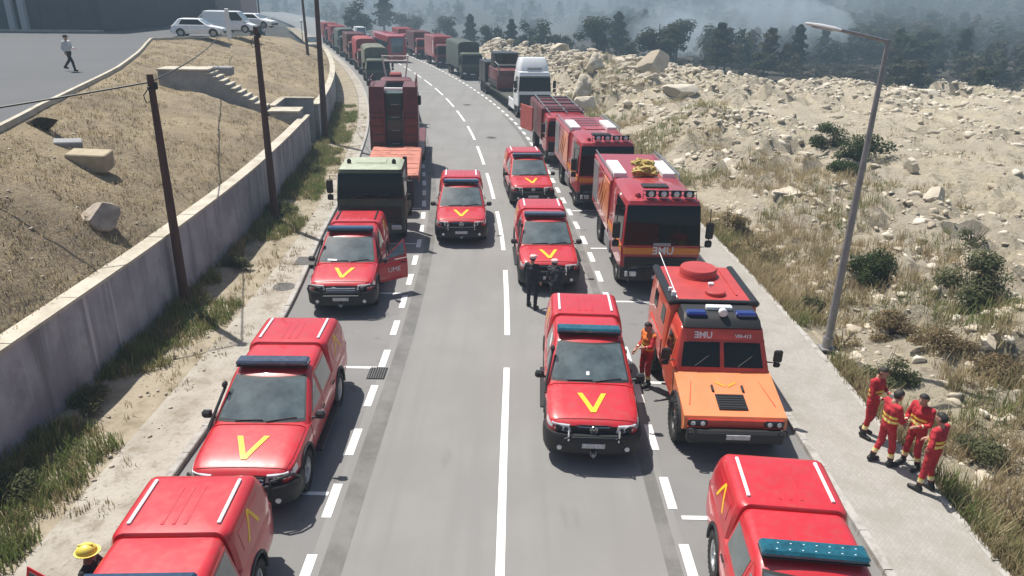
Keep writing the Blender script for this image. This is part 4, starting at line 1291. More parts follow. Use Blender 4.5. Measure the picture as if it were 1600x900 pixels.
# green tractor truck with low loader and maroon machine
GT = thing('tractor_truck', 'army green tractor truck with pale khaki roof pulling a low loader', 'truck', R(27.4, -5.05), heading(29), None)
cab(GT, 2.1, 2.55, .8, 1.85, 2.78, 3.05, ARMY, ARMYL, .12)
front_end(GT, 2.5, .85, 1.7, BLACKM, ARMY)
for sx in (-1, 1):
    mb = MB(); mb.lathe([(0, .08), (.14, .08), (.2, .04), (.2, 0)], 'Z', (sx * .85, .85, 3.02), 10); mb.build('beacon', BLACK, GT)
mb = MB(); mb.box((0, 1.2, 3.06), (1.1, .7, .03), .01); mb.build('roof_hatch', ARMYL, GT)
chassis(GT, .3, 6.6); axle(GT, 1.3, .58, .38); axle(GT, 4.5, .58, .38); axle(GT, 5.9, .58, .38)
for sx in (-1, 1):
    mb = MB(); mb.box((sx * 1.05, 2.9, 1.0), (.4, 1.0, .7), .05); mb.build('fuel_tank', ARMY, GT)
mb = MB(); mb.cyl((1.15, 2.35, 1.0), (1.15, 2.35, 3.0), .09, n=10); mb.build('exhaust_stack', BLACKM, GT)
PEACH = mat('faded_orange_deck', (.46, .17, .12), .7, var=.35, scale=2)
LL = thing('low_loader', 'low loader trailer with faded orange deck behind the green tractor truck', 'trailer', R(33.2, -4.8), heading(36), None)
mb = MB(); mb.box((0, 3.2, 1.42), (2.55, 6.6, .16), .03); dk = mb.build('deck', PEACH, LL)
for k in range(6):
    mb = MB(); mb.box((0, .6 + 1.05 * k, 1.507), (2.4, .9, .02), .006); mb.build('deck_plank', PEACH, dk)
mb = MB(); mb.box((0, 10.5, 1.05), (2.75, 8.2, .2), .03); mb.build('lower_deck', MAROON, LL)
mb = MB(); mb.box((-.45, 6, .95), (.16, 14, .3), .02); mb.box((.45, 6, .95), (.16, 14, .3), .02); mb.build('chassis_beam', BLACKM, LL)
for yy in (10.2, 11.5, 12.8): axle(LL, yy, .42, .5, 1.1, 'trailer')
for sx in (-1, 1):
    mb = MB(); mb.box((sx * 1.27, 3.2, 1.25), (.06, 6.4, .2), .02); mb.build('side_rail', PEACH, LL)
# machine on the low loader
EM = thing('tracked_machine', 'tall maroon machine with dark green middle riding on the low loader', 'machine', R(40.2, -4.95, 1.16), heading(41), None)
GREENP = mat('dark_green_panel', (.012, .045, .035), .4, coat=.3, var=.2)
for sx, w in ((-1, .84), (1, .80)):
    mb = MB()
    mb.loft([rring(w, .0, 3.2, .06, .05), rring(w, .05, 3.2, .06, 2.0), rring(w * .95, .25, 3.1, .06, 3.35)])
    for q in mb.v: pass
    mb.v = [(x + sx * .88, y, z) for x, y, z in mb.v]
    p = mb.build('side_body', MAROON, EM)
    mb = MB(); mb.box((sx * .88, -.03, 1.15), (w * .8, .04, 1.7), .015); mb.build('front_panel', MAROON, p)
    mb = MB(); mb.box((sx * .88, 1.5, .0), (.62, 3.6, .34), .15); mb.build('track', RUBBER, EM)
mb = MB(); mb.loft([rring(.98, .35, 2.9, .05, .1), rring(.98, .55, 2.9, .05, 3.0)]); md = mb.build('middle_body', GREENP, EM)
for k, z in enumerate((.35, 1.05, 1.75, 2.4)):
    mb = MB(); mb.box((0, .38 + .06 * k, z + .3), (.86, .06, .58), .02); mb.build('louvre_panel', GREENP if k % 2 else BLACKM, md)
    mb = MB(); mb.box((.05, .33 + .06 * k, z), (.42, .04, .05), .01); mb.build('cross_bar', GREYM, md)
mb = MB(); mb.box((.05, .40, 3.22), (1.35, .16, .16), .03); mb.build('light_bar', STRIP, EM)
mb = MB(); mb.box((1.36, .8, 2.6), (.18, .24, .5), .05); mb.build('mirror', BLACK, EM)
for sx in (-1, 1):
    mb = MB(); mb.cyl((sx * .50, .12, .3), (sx * .50, .30, 2.1), .055, n=8); mb.build('hydraulic_ram', GREYM, EM)
    for k in range(4):
        mb = MB(); mb.box((sx * .88, -.06, .45 + .45 * k), (.6, .03, .05), .01); mb.build('panel_rib', BLACKM, EM)
    mb = MB(); mb.tube([(sx * 1.2, .4, 3.3), (sx * 1.2, .4, 3.75), (sx * 1.2, 2.9, 3.75), (sx * 1.2, 2.9, 3.3)], .03, 6); mb.build('hand_rail', MAROON, EM)
# truck with pale lifting frame behind it
CT = lorry('crane_truck', 'dark red truck carrying a pale lifting frame behind the tall maroon machine', 55.5, -5.1, 8.0, MAROON, MAROON, 'open', REDCOVER, 3.0, 3.3, group=GF)
mb = MB(); fr = [(-.95, 2.3, 4.75), (.95, 2.3, 4.75)]
mb.tube([(-.55, 2.3, 2.2), (-.95, 2.3, 4.75), (.95, 2.3, 4.75), (.55, 2.3, 2.2)], .07, 6); mb.tube([(-.9, 2.3, 4.4), (.9, 2.3, 4.4)], .06, 6); mb.build('lifting_frame', mat('pale_pink_frame', (.62, .52, .48), .6), CT)
mb = MB(); mb.box((0, 2.9, 2.9), (.9, 1.2, 1.2), .1); mb.build('winch_housing', REDCOVER, CT)
# left kerb line further back
lorry('army_truck', 'olive canvas covered truck at left kerb, nearest of the far trucks', 79.5, -5.55, 8.6, ARMY, ARMY, 'canvas', CANVAS, 3.75, 2.7, group=GF)
lorry('army_truck', 'red tarpaulin covered truck directly behind the olive canvas truck', 91.5, -5.5, 8.8, MAROON, MAROON, 'canvas', REDCOVER, 3.9, 2.8, group=GF)
lorry('army_truck', 'dark maroon box truck behind the red tarpaulin truck at left', 103.5, -5.5, 8.6, MAROON, MAROON, 'box', MAROON, 3.8, 2.9, group=GF)
lorry('army_truck', 'dark canvas truck in the far left line beside the bus', 115.5, -5.5, 8.6, ARMY, BLACK, 'canvas', CANVASD, 3.8, 2.9, group=GF)
lorry('army_truck', 'dull red box truck in the far left line behind the dark canvas truck', 127.5, -5.4, 8.4, MAROON, REDF, 'box', REDCOVER, 3.7, 2.9, group=GF)
lorry('army_truck', 'small red truck last in the far left line beside the poles', 140, -5.4, 8.4, MAROON, REDF, 'box', REDCOVER, 3.6, 2.9, group=GF)
# white tractor with flatbed and dark digger
WT = thing('white_tractor_truck', 'white high roof tractor truck pulling a flatbed with a dark digger', 'truck', R(57.8, 5.55), heading(58), None)
c, yf, ww = cab(WT, 2.25, 2.55, .9, 1.95, 2.95, 3.35, WHITE, WHITE, .14)
mb = MB(); mb.loft([rring(2.3, .42, 2.2, .2, 3.28), rring(2.25, .55, 2.2, .25, 3.7), rring(2.0, .95, 2.2, .3, 4.15)]); rf = mb.build('roof_fairing', WHITE, WT)
mb = MB(); mb.box((0, .42, 3.48), (1.1, .04, .16), .05); mb.build('roof_badge', GREYM, rf)
mb = MB(); mb.box((0, -.02, 3.0), (2.2, .25, .12), .03, Matrix.Rotation(rad(-15), 3, 'X')); mb.build('sun_visor', GREYM, WT)
front_end(WT, 2.55, .85, 1.9, BLACKM, GUN)
for sx in (-1, 1):
    mb = MB(); mb.box((sx * 1.2, 3.2, .8), (.12, 2.6, .7), .04); mb.build('side_skirt', WHITE if sx < 0 else WHITE, WT)
chassis(WT, .3, 6.2); axle(WT, 1.4, .52, .34); axle(WT, 5.0, .52, .34); WT.scale = (1.03, 1.03, 1.10)
FB = thing('flatbed_trailer', 'dark flatbed trailer behind the white tractor truck', 'trailer', R(62.2, 5.5), heading(66), None)
mb = MB(); mb.box((0, 8.0, 1.0), (2.55, 16.0, .22), .03); mb.build('deck', mat('dark_olive_deck', (.06, .065, .05), .8, var=.3), FB)
for k in range(15):
    for sx in (-1, 1):
        mb = MB(); mb.box((sx * 1.28, .6 + 1.05 * k, .82), (.05, .12, .45), .01); mb.build('stake', BLACKM, FB)
for yy in (11.5, 12.8, 14.1): axle(FB, yy, .48, .5, 1.05, 'flatbed')
DG = thing('digger', 'dark maroon and black crawler digger riding on the flatbed', 'digger', R(66.5, 5.35, 1.12), heading(68), None)
for sx in (-1, 1):
    mb = MB(); mb.box((sx * .95, 2.6, .4), (.5, 5.0, .8), .25); mb.build('track', RUBBER, DG)
mb = MB(); mb.loft([rring(2.3, .3, 5.2, .15, .7), rring(2.3, .4, 5.1, .15, 1.7), rring(2.0, .7, 5.0, .15, 1.85)]); mb.build('hull', MAROON, DG)
mb = MB(); mb.loft([rring(2.2, 2.0, 4.4, .08, 1.8), rring(2.1, 2.1, 4.3, .08, 3.0)]); dc = mb.build('operator_cab', BLACKM, DG)
mb = MB(); mb.box((0, 2.03, 2.45), (1.8, .03, .8), .01); mb.build('cab_window', GLASSD, dc)
mb = MB(); mb.box((0, 3.2, 3.04), (2.3, 2.6, .1), .03); mb.build('cab_roof', BLACKM, dc)
mb = MB()
for sx in (-1, 1): mb.tube([(sx * 1.12, .3, 1.0), (sx * 1.12, .2, 2.2), (sx * 1.12, 1.9, 2.35)], .05, 6)
mb.tube([(-1.12, .2, 2.2), (1.12, .2, 2.2)], .05, 6); mb.build('guard_frame', GREYM, DG)
mb = MB(); mb.loft([[(-1.35, -.2, .2), (1.35, -.2, .2), (1.35, -.1, .2), (-1.35, -.1, .2)], [(-1.35, -.35, .75), (1.35, -.35, .75), (1.35, -.22, .75), (-1.35, -.22, .75)], [(-1.35, -.25, 1.3), (1.35, -.25, 1.3), (1.35, -.15, 1.3), (-1.35, -.15, 1.3)]]); mb.build('blade', MAROON, DG)
lorry('army_truck', 'dark green canvas covered truck behind the flatbed in the right bay', 84.8, 5.4, 10.0, ARMY, ARMY, 'canvas', CANVASD, 4.0, 2.9, group=GF)
RC = lorry('container_truck', 'red container truck behind the dark green canvas truck', 98.2, 5.2, 9.2, MAROON, MAROON, 'box', REDF, 3.8, 2.9, group=GF)
mb = MB(); mb.box((-1.275, 3.0, 2.5), (.012, .35, 1.6), .003); mb.build('white_panel', STRIP, RC)
lorry('container_truck', 'dark maroon truck behind the red container truck', 111, 5.0, 8.6, REDF, MAROON, 'box', MAROON, 3.7, 2.9, group=GF)
lorry('container_truck', 'faded red truck last in the right bay beside the bus', 122.5, 4.8, 8.4, REDF, REDF, 'box', REDCOVER, 3.6, 2.9, group=GF)
LC = thing('load_crate', 'black crate strapped at the rear end of the flatbed', 'crate', R(73.2, 5.35, 1.12), heading(73), None)
mb = MB(); mb.box((0, 1.6, .95), (2.2, 3.2, 1.9), .05); mb.build('crate_body', BLACKM, LC)
for yy in (.7, 2.5):
    mb = MB(); mb.box((0, yy, .955), (2.24, .08, 1.94), .01); mb.build('strap', GREYM, LC)
# red coach
BU = thing('coach', 'red coach with wide dark windscreen standing on the road in the distance', 'bus', R(106.2, .1), heading(108) + .05, None)
mb = MB(); mb.loft([rring(2.55, .05, 12.2, .15, .45), rring(2.55, 0, 12.2, .15, 1.2), rring(2.52, .12, 12.2, .15, 2.8), rring(2.4, .3, 12.1, .2, 3.45), rring(2.0, .8, 11.8, .3, 3.62)]); bb = mb.build('body', REDF, BU)
mb = MB(); mb.patch(lambda a, z: Vector((a * 1.18, np.interp(z, [1.2, 2.8, 3.3], [0, .12, .26]) + .03 * a * a, z)), frange(-1, 1, 7), [1.3, 2.0, 2.8, 3.2], .015, .03); mb.build('windscreen', GLASS, bb)
for sx in (-1, 1):
    for k in range(7):
        mb = MB(); mb.box((sx * 1.268, 1.6 + 1.5 * k, 2.25), (.03, 1.42, .95), .01); mb.build('side_window', GLASSD, bb)
    mb = MB(); mb.tube([(sx * 1.1, .2, 3.2), (sx * 1.35, -.2, 3.15), (sx * 1.38, -.25, 2.7)], .05, 6); mb.box((sx * 1.38, -.22, 2.5), (.2, .14, .5), .05); mb.build('mirror', BLACK, BU)
    mb = MB(); mb.box((sx * .9, -.02, .85), (.45, .06, .2), .03); mb.build('headlight', LENS, BU)
mb = MB(); mb.box((0, -.02, .95), (1.1, .05, .12), .02); mb.build('number_plate', PLATE, BU)
axle(BU, 2.6, .5, .32, 1.05); axle(BU, 9.0, .5, .32, 1.05)
mb = MB(); mb.box((0, 6, 3.62), (1.6, 3.0, .2), .06); mb.build('roof_unit', REDF, bb)

# ---------------------------------------------------------------- cars and vans
def make_car(name, label, cat, loc, rz, paint, L=4.4, W=1.82, Hh=1.5, van=False, group=None, pick=False):
    root = thing(name, label, cat, loc, rz, group)
    h = L / 2; zb = .95 if not van else 1.05
    mb = MB(); rings = []
    for y, w, zt in ((-h, .72, .55), (-h + .06, .86, .72), (-h + .35, .95, .80), (-h + 1.0, 1, zb - .03), (-h + 1.35, 1, zb), (h - .3, 1, zb), (h - .06, .93, zb - .03), (h, .85, zb - .15)):
        w = w * W / 2
        rings.append([(0, y, zt), (.6 * w, y, zt - .01), (.9 * w, y, zt - .05), (w, y, zt - .2), (w, y, .5), (.94 * w, y, .25), (0, y, .25), (-.94 * w, y, .25), (-w, y, .5), (-w, y, zt - .2), (-.9 * w, y, zt - .05), (-.6 * w, y, zt - .01)])
    mb.loft(rings); me = mb.mesh('body', [paint, BLACK])
    cut = MB(); r = .33 if not van else .34
    ay = (-h + .85, h - .8)
    for a in ay:
        for sx in (-1, 1): cut.cyl((sx * W * .32, a, r), (sx * W * .7, a, r), r + .06, n=20)
    cm = cut.mesh('cut', [paint, BLACK], 0); cm.polygons.foreach_set('material_index', [1] * len(cm.polygons))
    me = boolean_cut(me, cm); me.polygons.foreach_set('use_smooth', [True] * len(me.polygons)); me.set_sharp_from_angle(angle=rad(35))
    b = link('body', me, root)
    yf0, yf1 = (-h + 1.15, -h + 1.95) if not van else (-h + .75, -h + 1.45)
    yr0, yr1 = (h - .12, h - .65) if not van else (h - .03, h - .12)
    if pick: yr0, yr1 = h - 1.7, h - 1.9
    def F(z): return np.interp(z, [zb - .05, Hh - .06, Hh], [yf0, yf1, yf1 + .25])
    def Bk(z): return np.interp(z, [zb - .05, Hh - .06, Hh], [yr0, yr1, yr1 - .2])
    def Wd(z): return np.interp(z, [zb - .05, Hh - .06, Hh], [W - .10, W - (.42 if not van else .2), W - .75])
    mb = MB(); mb.loft([rring(Wd(z), F(z), Bk(z), .14, z) for z in (zb - .05, lerp(zb, Hh, .5), Hh - .06, Hh)]); cb = mb.build('cabin', paint, root)
    mb = MB(); mb.patch(lambda a, z: Vector((a * (Wd(z) / 2 - .12), F(z), z)), frange(-1, 1, 5), frange(zb + .04, Hh - .09, 3), .012, .02); mb.build('windscreen', GLASS, cb)
    mb = MB(); mb.patch(lambda a, z: Vector((a * (Wd(z) / 2 - .14), Bk(z), z)), frange(-1, 1, 5), frange(zb + .06, Hh - .12, 3), .012, .02, flip=True); mb.build('rear_window', GLASS, cb)
    for sx in (-1, 1):
        spans = ((.12, .48), (.52, .86)) if not van else ((.08, .30),)
        for a0, a1 in spans:
            mb = MB(); mb.patch(lambda a, z: Vector((sx * Wd(z) / 2, lerp(F(z) + .14, Bk(z) - .14, a), z)), frange(a0 - .1, a1, 3), frange(zb + .05, Hh - .10, 3), .012, .02, flip=(sx < 0)); mb.build('side_window', GLASSD, cb)
        mb = MB(); mb.box((sx * (W / 2 + .08), yf0 + .25, zb + .05), (.18, .1, .13), .04); mb.build('mirror', paint, root)
        mb = MB(); mb.box((sx * W * .38, -h + .05, .66), (.3, .14, .12), .04); mb.build('headlight', LENS, root)
        mb = MB(); mb.box((sx * W * .42, h - .02, .82), (.22, .08, .16), .03); mb.build('tail_light', MATS['tail_lamp_red'], root)
        for a in ay: wheel(root, 'car', sx * (W / 2 - .12), a, r, .22, RIM)
    mb = MB(); mb.box((0, -h + .01, .42), (W * .8, .12, .2), .05); mb.box((0, h - .01, .45), (W * .85, .12, .22), .05); mb.build('bumper', BLACK, root)
    return root
GC = 'vehicles on the upper car park'
make_car('parked_car', 'white hatchback parked side on near the car park edge', 'car', (-27.6, 67.5, 5.2), rad(97), WHITE, 4.35, 1.82, 1.5, group=GC)
make_car('parked_van', 'white delivery van parked behind the white hatchback', 'van', (-27.6, 75.0, 5.2), rad(94), WHITE, 4.8, 1.9, 1.95, van=True, group=GC)
make_car('parked_car', 'silver estate car parked beyond the white van', 'car', (-32, 84, 5.2), rad(95), mat('silver_paint', (.5, .52, .53), .3, metal=.5, coat=.5), 4.6, 1.82, 1.5, group=GC)
make_car('parked_car', 'white car at the back of the car park, farthest row', 'car', (-35.5, 94, 5.2), rad(95), WHITE, 4.5, 1.82, 1.5, group=GC)
DK = mat('dark_grey_car_paint', (.03, .032, .036), .3, coat=.6)
make_car('parked_car', 'white car beside the silver estate on the car park', 'car', (-28.5, 85, 5.2), rad(80), WHITE, 4.4, 1.8, 1.48, group=GC)
make_car('parked_car', 'dark car standing at the top of the dry slope', 'car', R(108, -18.0, 3.4), heading(100), DK, 4.5, 1.85, 1.6)
make_car('parked_van', 'dark box van beyond the dry slope beside the dark car', 'van', R(116, -20.5, 3.4), heading(100) + .1, DK, 5.2, 2.0, 2.6, van=True)
make_car('parked_car', 'tan four wheel drive parked on the far left footway', 'car', R(132, -9.6, .12), heading(130), mat('tan_car_paint', (.34, .31, .24), .4, coat=.4), 4.6, 1.9, 1.85)
make_car('parked_van', 'white minibus among the far left trucks', 'van', R(150, .9), heading(150), WHITE, 5.6, 2.0, 2.7, van=True)
# ---------------------------------------------------------------- retaining wall, stairs
def wall_run(root, y0, y1, u0=-10.0, u1=-10.32):
    n = max(2, int((y1 - y0) / 1.0)); mb = MB(); rings = []
    for i in range(n + 1):
        Y = lerp(y0, y1, i / n); t = wall_top(Y)
        rings.append([R(Y, u0, -.1), R(Y, u0, t), R(Y, u1, t), R(Y, u1, -.1)])
    mb.loft(rings); mb.build('wall_face', WALLM, root, smooth=0)
    # coping slabs, one by one
    y = y0
    while y < y1 - .2:
        e = min(y + 2.4, y1); mb = MB(); rings = []
        j = rnd.uniform(-.008, .008)
        for Y in (y + .012, (y + e) / 2, e - .012):
            t = wall_top(Y) + j + .003; rings.append([R(Y, u0 + .06, t), R(Y, u0 + .06, t + .08), R(Y, u1 - .09, t + .085), R(Y, u1 - .09, t)])
        mb.loft(rings); mb.build('coping_slab', COPING, root, smooth=0); y = e
    # rendered bays between vertical joints
RW = thing('retaining_wall', 'long grey stained retaining wall with pale coping left of the road', 'wall')
wall_run(RW, -6, 44.4)
RW2 = thing('retaining_wall', 'far retaining wall with pale coping beyond the stairs', 'wall')
wall_run(RW2, 48.7, 118)
STC = node_mat('stair_concrete', lambda nt, tc, nz, ramp, mix, bump: mix(ramp(nz(1.5, 8, .7), .4, .7), (.30, .30, .30), (.22, .22, .225)), .9)
ST = thing('staircase', 'concrete stairs going down from the car park to the wall', 'stairs', R(43.0, -10.32), heading(43.0))
mb = MB(); mb.box((-5.95, .75, 2.5), (2.6, 1.5, 5.0), .02); mb.build('upper_platform', STC, ST)
mb = MB(); mb.box((-5.95, .72, 5.04), (2.7, 1.6, .09), .015); mb.build('platform_slab', COPING, ST)
for k in range(10):
    x = -4.62 + .29 * k; zt = 4.84 - .2 * k
    mb = MB(); mb.box((x, .75, zt / 2), (.30 - .004, 1.46, zt), 0); mb.build('step_riser', STC, ST)
    mb = MB(); mb.box((x + .01, .73, zt + .025), (.34, 1.54, .05), .01); mb.build('step_tread', COPING, ST)
mb = MB(); mb.box((-.83, .75, 1.4), (1.62, 1.5, 2.8), .02); mb.build('landing_block', STC, ST)
mb = MB(); mb.box((-.85, .72, 2.84), (1.75, 1.62, .09), .015); mb.build('landing_slab', COPING, ST)
# stair well behind the landing
for (cx, cy, sx, sy) in ((-1.72, 3.2, .22, 3.4), (-.85, 5.0, 1.9, .22)):
    mb = MB(); mb.box((cx, cy, 1.45), (sx, sy, 2.9), .01); w = mb.build('well_wall', STC, ST)
    mb = MB(); mb.box((cx, cy, 2.945), (sx + .14, sy + .14, .08), .01); mb.build('well_coping', COPING, w)
for k in range(8):
    mb = MB(); mb.box((-.83, 1.75 + .29 * k, (2.5 - .3 * k) / 2), (1.5, .3, 2.5 - .3 * k), 0); mb.build('lower_step', STC, ST)
mb = MB(); mb.box((-5.2, 4.6, 4.55), (1.5, .9, .5), .05); b = mb.build('concrete_block', STC)
b.location = R(43.0, -10.32); b.rotation_euler = (0, 0, heading(43)); tag(b, 'low concrete block just behind the top of the stairs', 'concrete block')

# ---------------------------------------------------------------- building by the car park
BL = thing('building', 'large building with shade-darkened grey facade at the back of the car park', 'building', (0, 0, 0))
FAC = mat('shade_darkened_cladding', (.062, .07, .085), .6, var=.12, scale=.8)  # shade of the facade is put into this dark base colour
FAC2 = mat('beige_plaster', (.45, .39, .37), .85, var=.1)
mb = MB(); mb.prism([(-95, 60), (-38.5, 72.0), (-38.5, 100), (-95, 100)], 'Z', 5.0, 15.5); bw = mb.build('main_wall', FAC, BL)
d = Vector((-38.5 + 95, 12.0, 0)); Ld = d.length; d.normalize(); nrm = Vector((d.y, -d.x, 0))
k = 0
while k * 2.4 < Ld - .2:          # cladding panels
    a = Vector((-95, 60, 0)) + d * (k * 2.4 + .02); e = Vector((-95, 60, 0)) + d * min(k * 2.4 + 2.38, Ld)
    for z0, z1 in ((5.75, 9.2), (9.23, 12.6)):
        mb = MB(); mb.add([a + Vector((0, 0, z0)), e + Vector((0, 0, z0)), e + Vector((0, 0, z1)), a + Vector((0, 0, z1)), a + nrm * .05 + Vector((0, 0, z0)), e + nrm * .05 + Vector((0, 0, z0)), e + nrm * .05 + Vector((0, 0, z1)), a + nrm * .05 + Vector((0, 0, z1))], [(4, 5, 6, 7), (0, 1, 5, 4), (1, 2, 6, 5), (2, 3, 7, 6), (3, 0, 4, 7)])
        mb.build('cladding_panel', FAC, bw, smooth=0)
    k += 1
mb = MB(); mb.prism([(-95, 58.2), (-38.3, 70.2), (-38.4, 72), (-95, 60)], 'Z', 5.0, 5.32); mb.build('plinth_kerb', COPING, BL)
p = Vector((-95, 60, 0)) + d * 50.5
for off in (0, 1.0):
    q = p + d * off + nrm * .3; mb = MB(); mb.box((q.x, q.y, 10), (.55, .5, 10), .04); mb.build('pillar', mat('pale_grey_pillar', (.42, .42, .42), .7), BL)
AN = thing('annex_building', 'beige plastered annex wall right of the dark building', 'building', (0, 0, 0))
mb = MB(); mb.box((-42.0, 104, 7.6), (13.0, 6, 5.2), .05); aw = mb.build('wall', FAC2, AN)
mb = MB(); mb.box((-42.0, 104, 10.3), (13.6, 6.6, .3), .03); mb.build('roof', STC, AN)
mb = MB(); mb.box((-44, 100.97, 7.4), (2.4, .06, 3.4), .01); mb.build('doorway', FAC, AN)

# ---------------------------------------------------------------- poles, wires, lamp
WOOD = node_mat('weathered_pole_wood', lambda nt, tc, nz, ramp, mix, bump: mix(ramp(nz(2, 8, .7, stretch=(3, 3, .3)), .35, .7), (.105, .055, .042), (.055, .032, .028)), .9)
def pole(label, x, y, h, r=.13, lean=0.0):
    root = thing('utility_pole', label, 'utility pole', (x, y, 0), 0, 'wooden utility poles along the wall')
    mb = MB(); mb.tube([(0, 0, -.3), (lean * .5, 0, h * .5), (lean, 0, h)], [r * 1.25, r, r * .72], 12); p = mb.build('pole_shaft', WOOD, root)
    mb = MB(); mb.box((lean + .0, -.12, h - .35), (.08, .16, .10), .02); mb.tube([(lean - .08, -.1, h - .4), (lean - .2, -.1, h - .55), (lean - .16, -.1, h - .75), (lean - .05, -.1, h - .7)], .015, 5); mb.box((lean + .1, 0, h - .3), (.14, .1, .2), .03); mb.build('cable_bracket', BLACKM, root)
    return root, Vector((x + lean, y, h - .3))
p1, t1 = pole('wooden utility pole nearest the camera in front of the retaining wall', -9.85, 20.4, 7.0, .12)
p2, t2 = pole('wooden utility pole second from the camera, in front of the stairs', -9.9, 29.4, 7.85, .13)
p3, t3 = pole('dark utility pole beside the far end of the stairs', -12.15, 47.2, 9.6, .17, .1)
p4, t4 = pole('thin utility pole far beyond the stairs at the slope foot', -20.6, 76.0, 9.5, .14, -.2)
p5, t5 = pole('thin pole behind the dry slope beside the dark van', -33.0, 100.0, 11.0, .10)
def wire(label, a, b, sag, r=.026):
    mb = MB(); a = Vector(a); b = Vector(b)
    mb.tube([a.lerp(b, t) - Vector((0, 0, sag * 4 * t * (1 - t))) for t in frange(0, 1, 17)], r, 5)
    return tag(mb.build('overhead_cable', BLACK), label, 'cable')
wire('black cable running from the nearest pole down to lower left', t1 + Vector((0, 0, .1)), (-20.0, 13.2, 5.55), .12)
wire('black cable from the nearest pole across the slope to the white post', t1 + Vector((0, 0, .1)), (-24.2, 64.0, 6.0), .35)
wire('black cable hanging between the far poles', t3, t4, .6, .018)
mb = MB(); mb.box((0, 0, 1.2), (.28, .28, 2.4), .03); q = mb.build('post', STRIP); q.location = (-24.0, 64.6, 5.2); tag(q, 'short white post at the car park corner', 'post')

LP = thing('street_lamp', 'tall grey street lamp with long arm behind the right footway', 'street lamp', (8.85, 18.6, 0))
GALV = mat('galvanised_steel', (.30, .29, .29), .5, metal=.55, var=.15, scale=6)
mb = MB(); mb.tube([(0, 0, -.2), (0, 0, 4), (.02, 0, 8.35)], [.115, .09, .055], 12); mb.build('lamp_post', GALV, LP)
mb = MB(); mb.box((0, 0, .16), (.4, .4, .05), .01); mb.cyl((0, 0, .1), (0, 0, .5), .14, n=12); mb.build('base_plate', GALV, LP)
mb = MB(); mb.tube([(.06, 0, 8.30), (-.5, .0, 8.42), (-1.25, 0, 8.56)], .04, 8); ar = mb.build('lamp_arm', GALV, LP)
mb = MB(); rings = []
for x, w, h in ((-1.15, .05, .05), (-1.3, .12, .09), (-1.65, .13, .10), (-1.95, .08, .06), (-2.02, .03, .03)):
    zc = 8.56 + (-x - 1.25) * .16; rings.append([(x, w * math.cos(a), zc + h * .6 * math.sin(a)) for a in frange(0, 2 * math.pi, 11)[:-1]])
mb.loft(rings); lh = mb.build('lamp_head', mat('pale_lamp_head', (.6, .6, .6), .4), LP)
mb = MB(); mb.box((-1.62, 0, 8.56), (.5, .15, .02), .005, Matrix.Rotation(rad(9), 3, 'Y')); mb.build('lamp_glass', LENS, lh)
def small_lamp(label, Y, u, h):
    root = thing('street_lamp', label, 'street lamp', R(Y, u), heading(Y)); mb = MB(); mb.tube([(0, 0, 0), (0, 0, h)], [.07, .05], 8); mb.build('lamp_post', GALV, root)
    mb = MB(); mb.lathe([(-.22, 0), (-.2, .12), (0, .24), (.16, .2), (.24, 0)], 'Z', (0, 0, h + .2), 12); mb.build('lamp_globe', STRIP, root)
small_lamp('white globe lamp on a thin post by the far left footway', 128, -11.3, 4.2)

# ---------------------------------------------------------------- small road furniture
IRON = mat('cast_iron_cover', (.10, .095, .09), .7, var=.3, scale=12)
def cover(name, label, Y, u, z, kind):
    root = thing(name, label, 'cover', R(Y, u, z), heading(Y))
    mb = MB()
    if kind == 'round':
        mb.lathe([(0, .36), (.012, .35), (.012, .30), (.006, .295), (.010, .28), (.010, 0)], 'Z', n=28)
        for k in range(5): mb.box((0, -.2 + .1 * k, .013), (.36, .03, .006))
    elif kind == 'square':
        mb.box((0, 0, .004), (.86, .86, .02), .006)
        for k in range(6): mb.box((0, -.35 + .14 * k, .016), (.74, .03, .006))
    else:
        mb.box((0, 0, -.006), (.46, .62, .012))
    b = mb.build('plate' if kind != 'grate' else 'pit', IRON if kind != 'grate' else BLACKM, root)
    if kind == 'grate':
        for k in range(7): mb = MB(); mb.box((-.18 + .06 * k, 0, .012), (.028, .6, .016), .003); mb.build('grate_bar', IRON, root)
cover('manhole_cover', 'round manhole cover in the left footway', 22.6, -7.3, .126, 'round')
cover('service_cover', 'square dark service cover in the left footway', 25.2, -7.1, .126, 'square')
cover('drain_grate', 'black drain grate beside the left edge dashes', 16.85, -3.35, .010, 'grate')
cover('manhole_cover', 'round manhole cover in the road beside the far centre dashes', 50.5, 1.2, .008, 'round')
cover('manhole_cover', 'round manhole cover far up the road near the white truck', 66, 1.3, .008, 'round')
# ---------------------------------------------------------------- people
SKIN = mat('skin', (.42, .24, .17), .6); HAIR = mat('dark_hair', (.02, .016, .013), .7)
BOOT = mat('black_boot_leather', (.014, .013, .013), .55); REFL = mat('pale_reflective_band', (.72, .70, .52), .4); YBAND = mat('yellow_reflective_band', (.80, .62, .08), .4)
SUITRED = mat('red_work_suit', (.42, .022, .032), .85, var=.22, scale=9, bump=.4, bscale=14)
NAVY = mat('dark_navy_cloth', (.022, .022, .03), .9, var=.3, scale=9, bump=.4, bscale=14)
WHITESH = mat('white_shirt', (.62, .62, .6), .9, var=.1, scale=9); DARKTR = mat('dark_trousers', (.03, .032, .03), .9, var=.2, scale=9)
ORVEST = mat('orange_vest', (.62, .16, .03), .8, var=.2, scale=9)

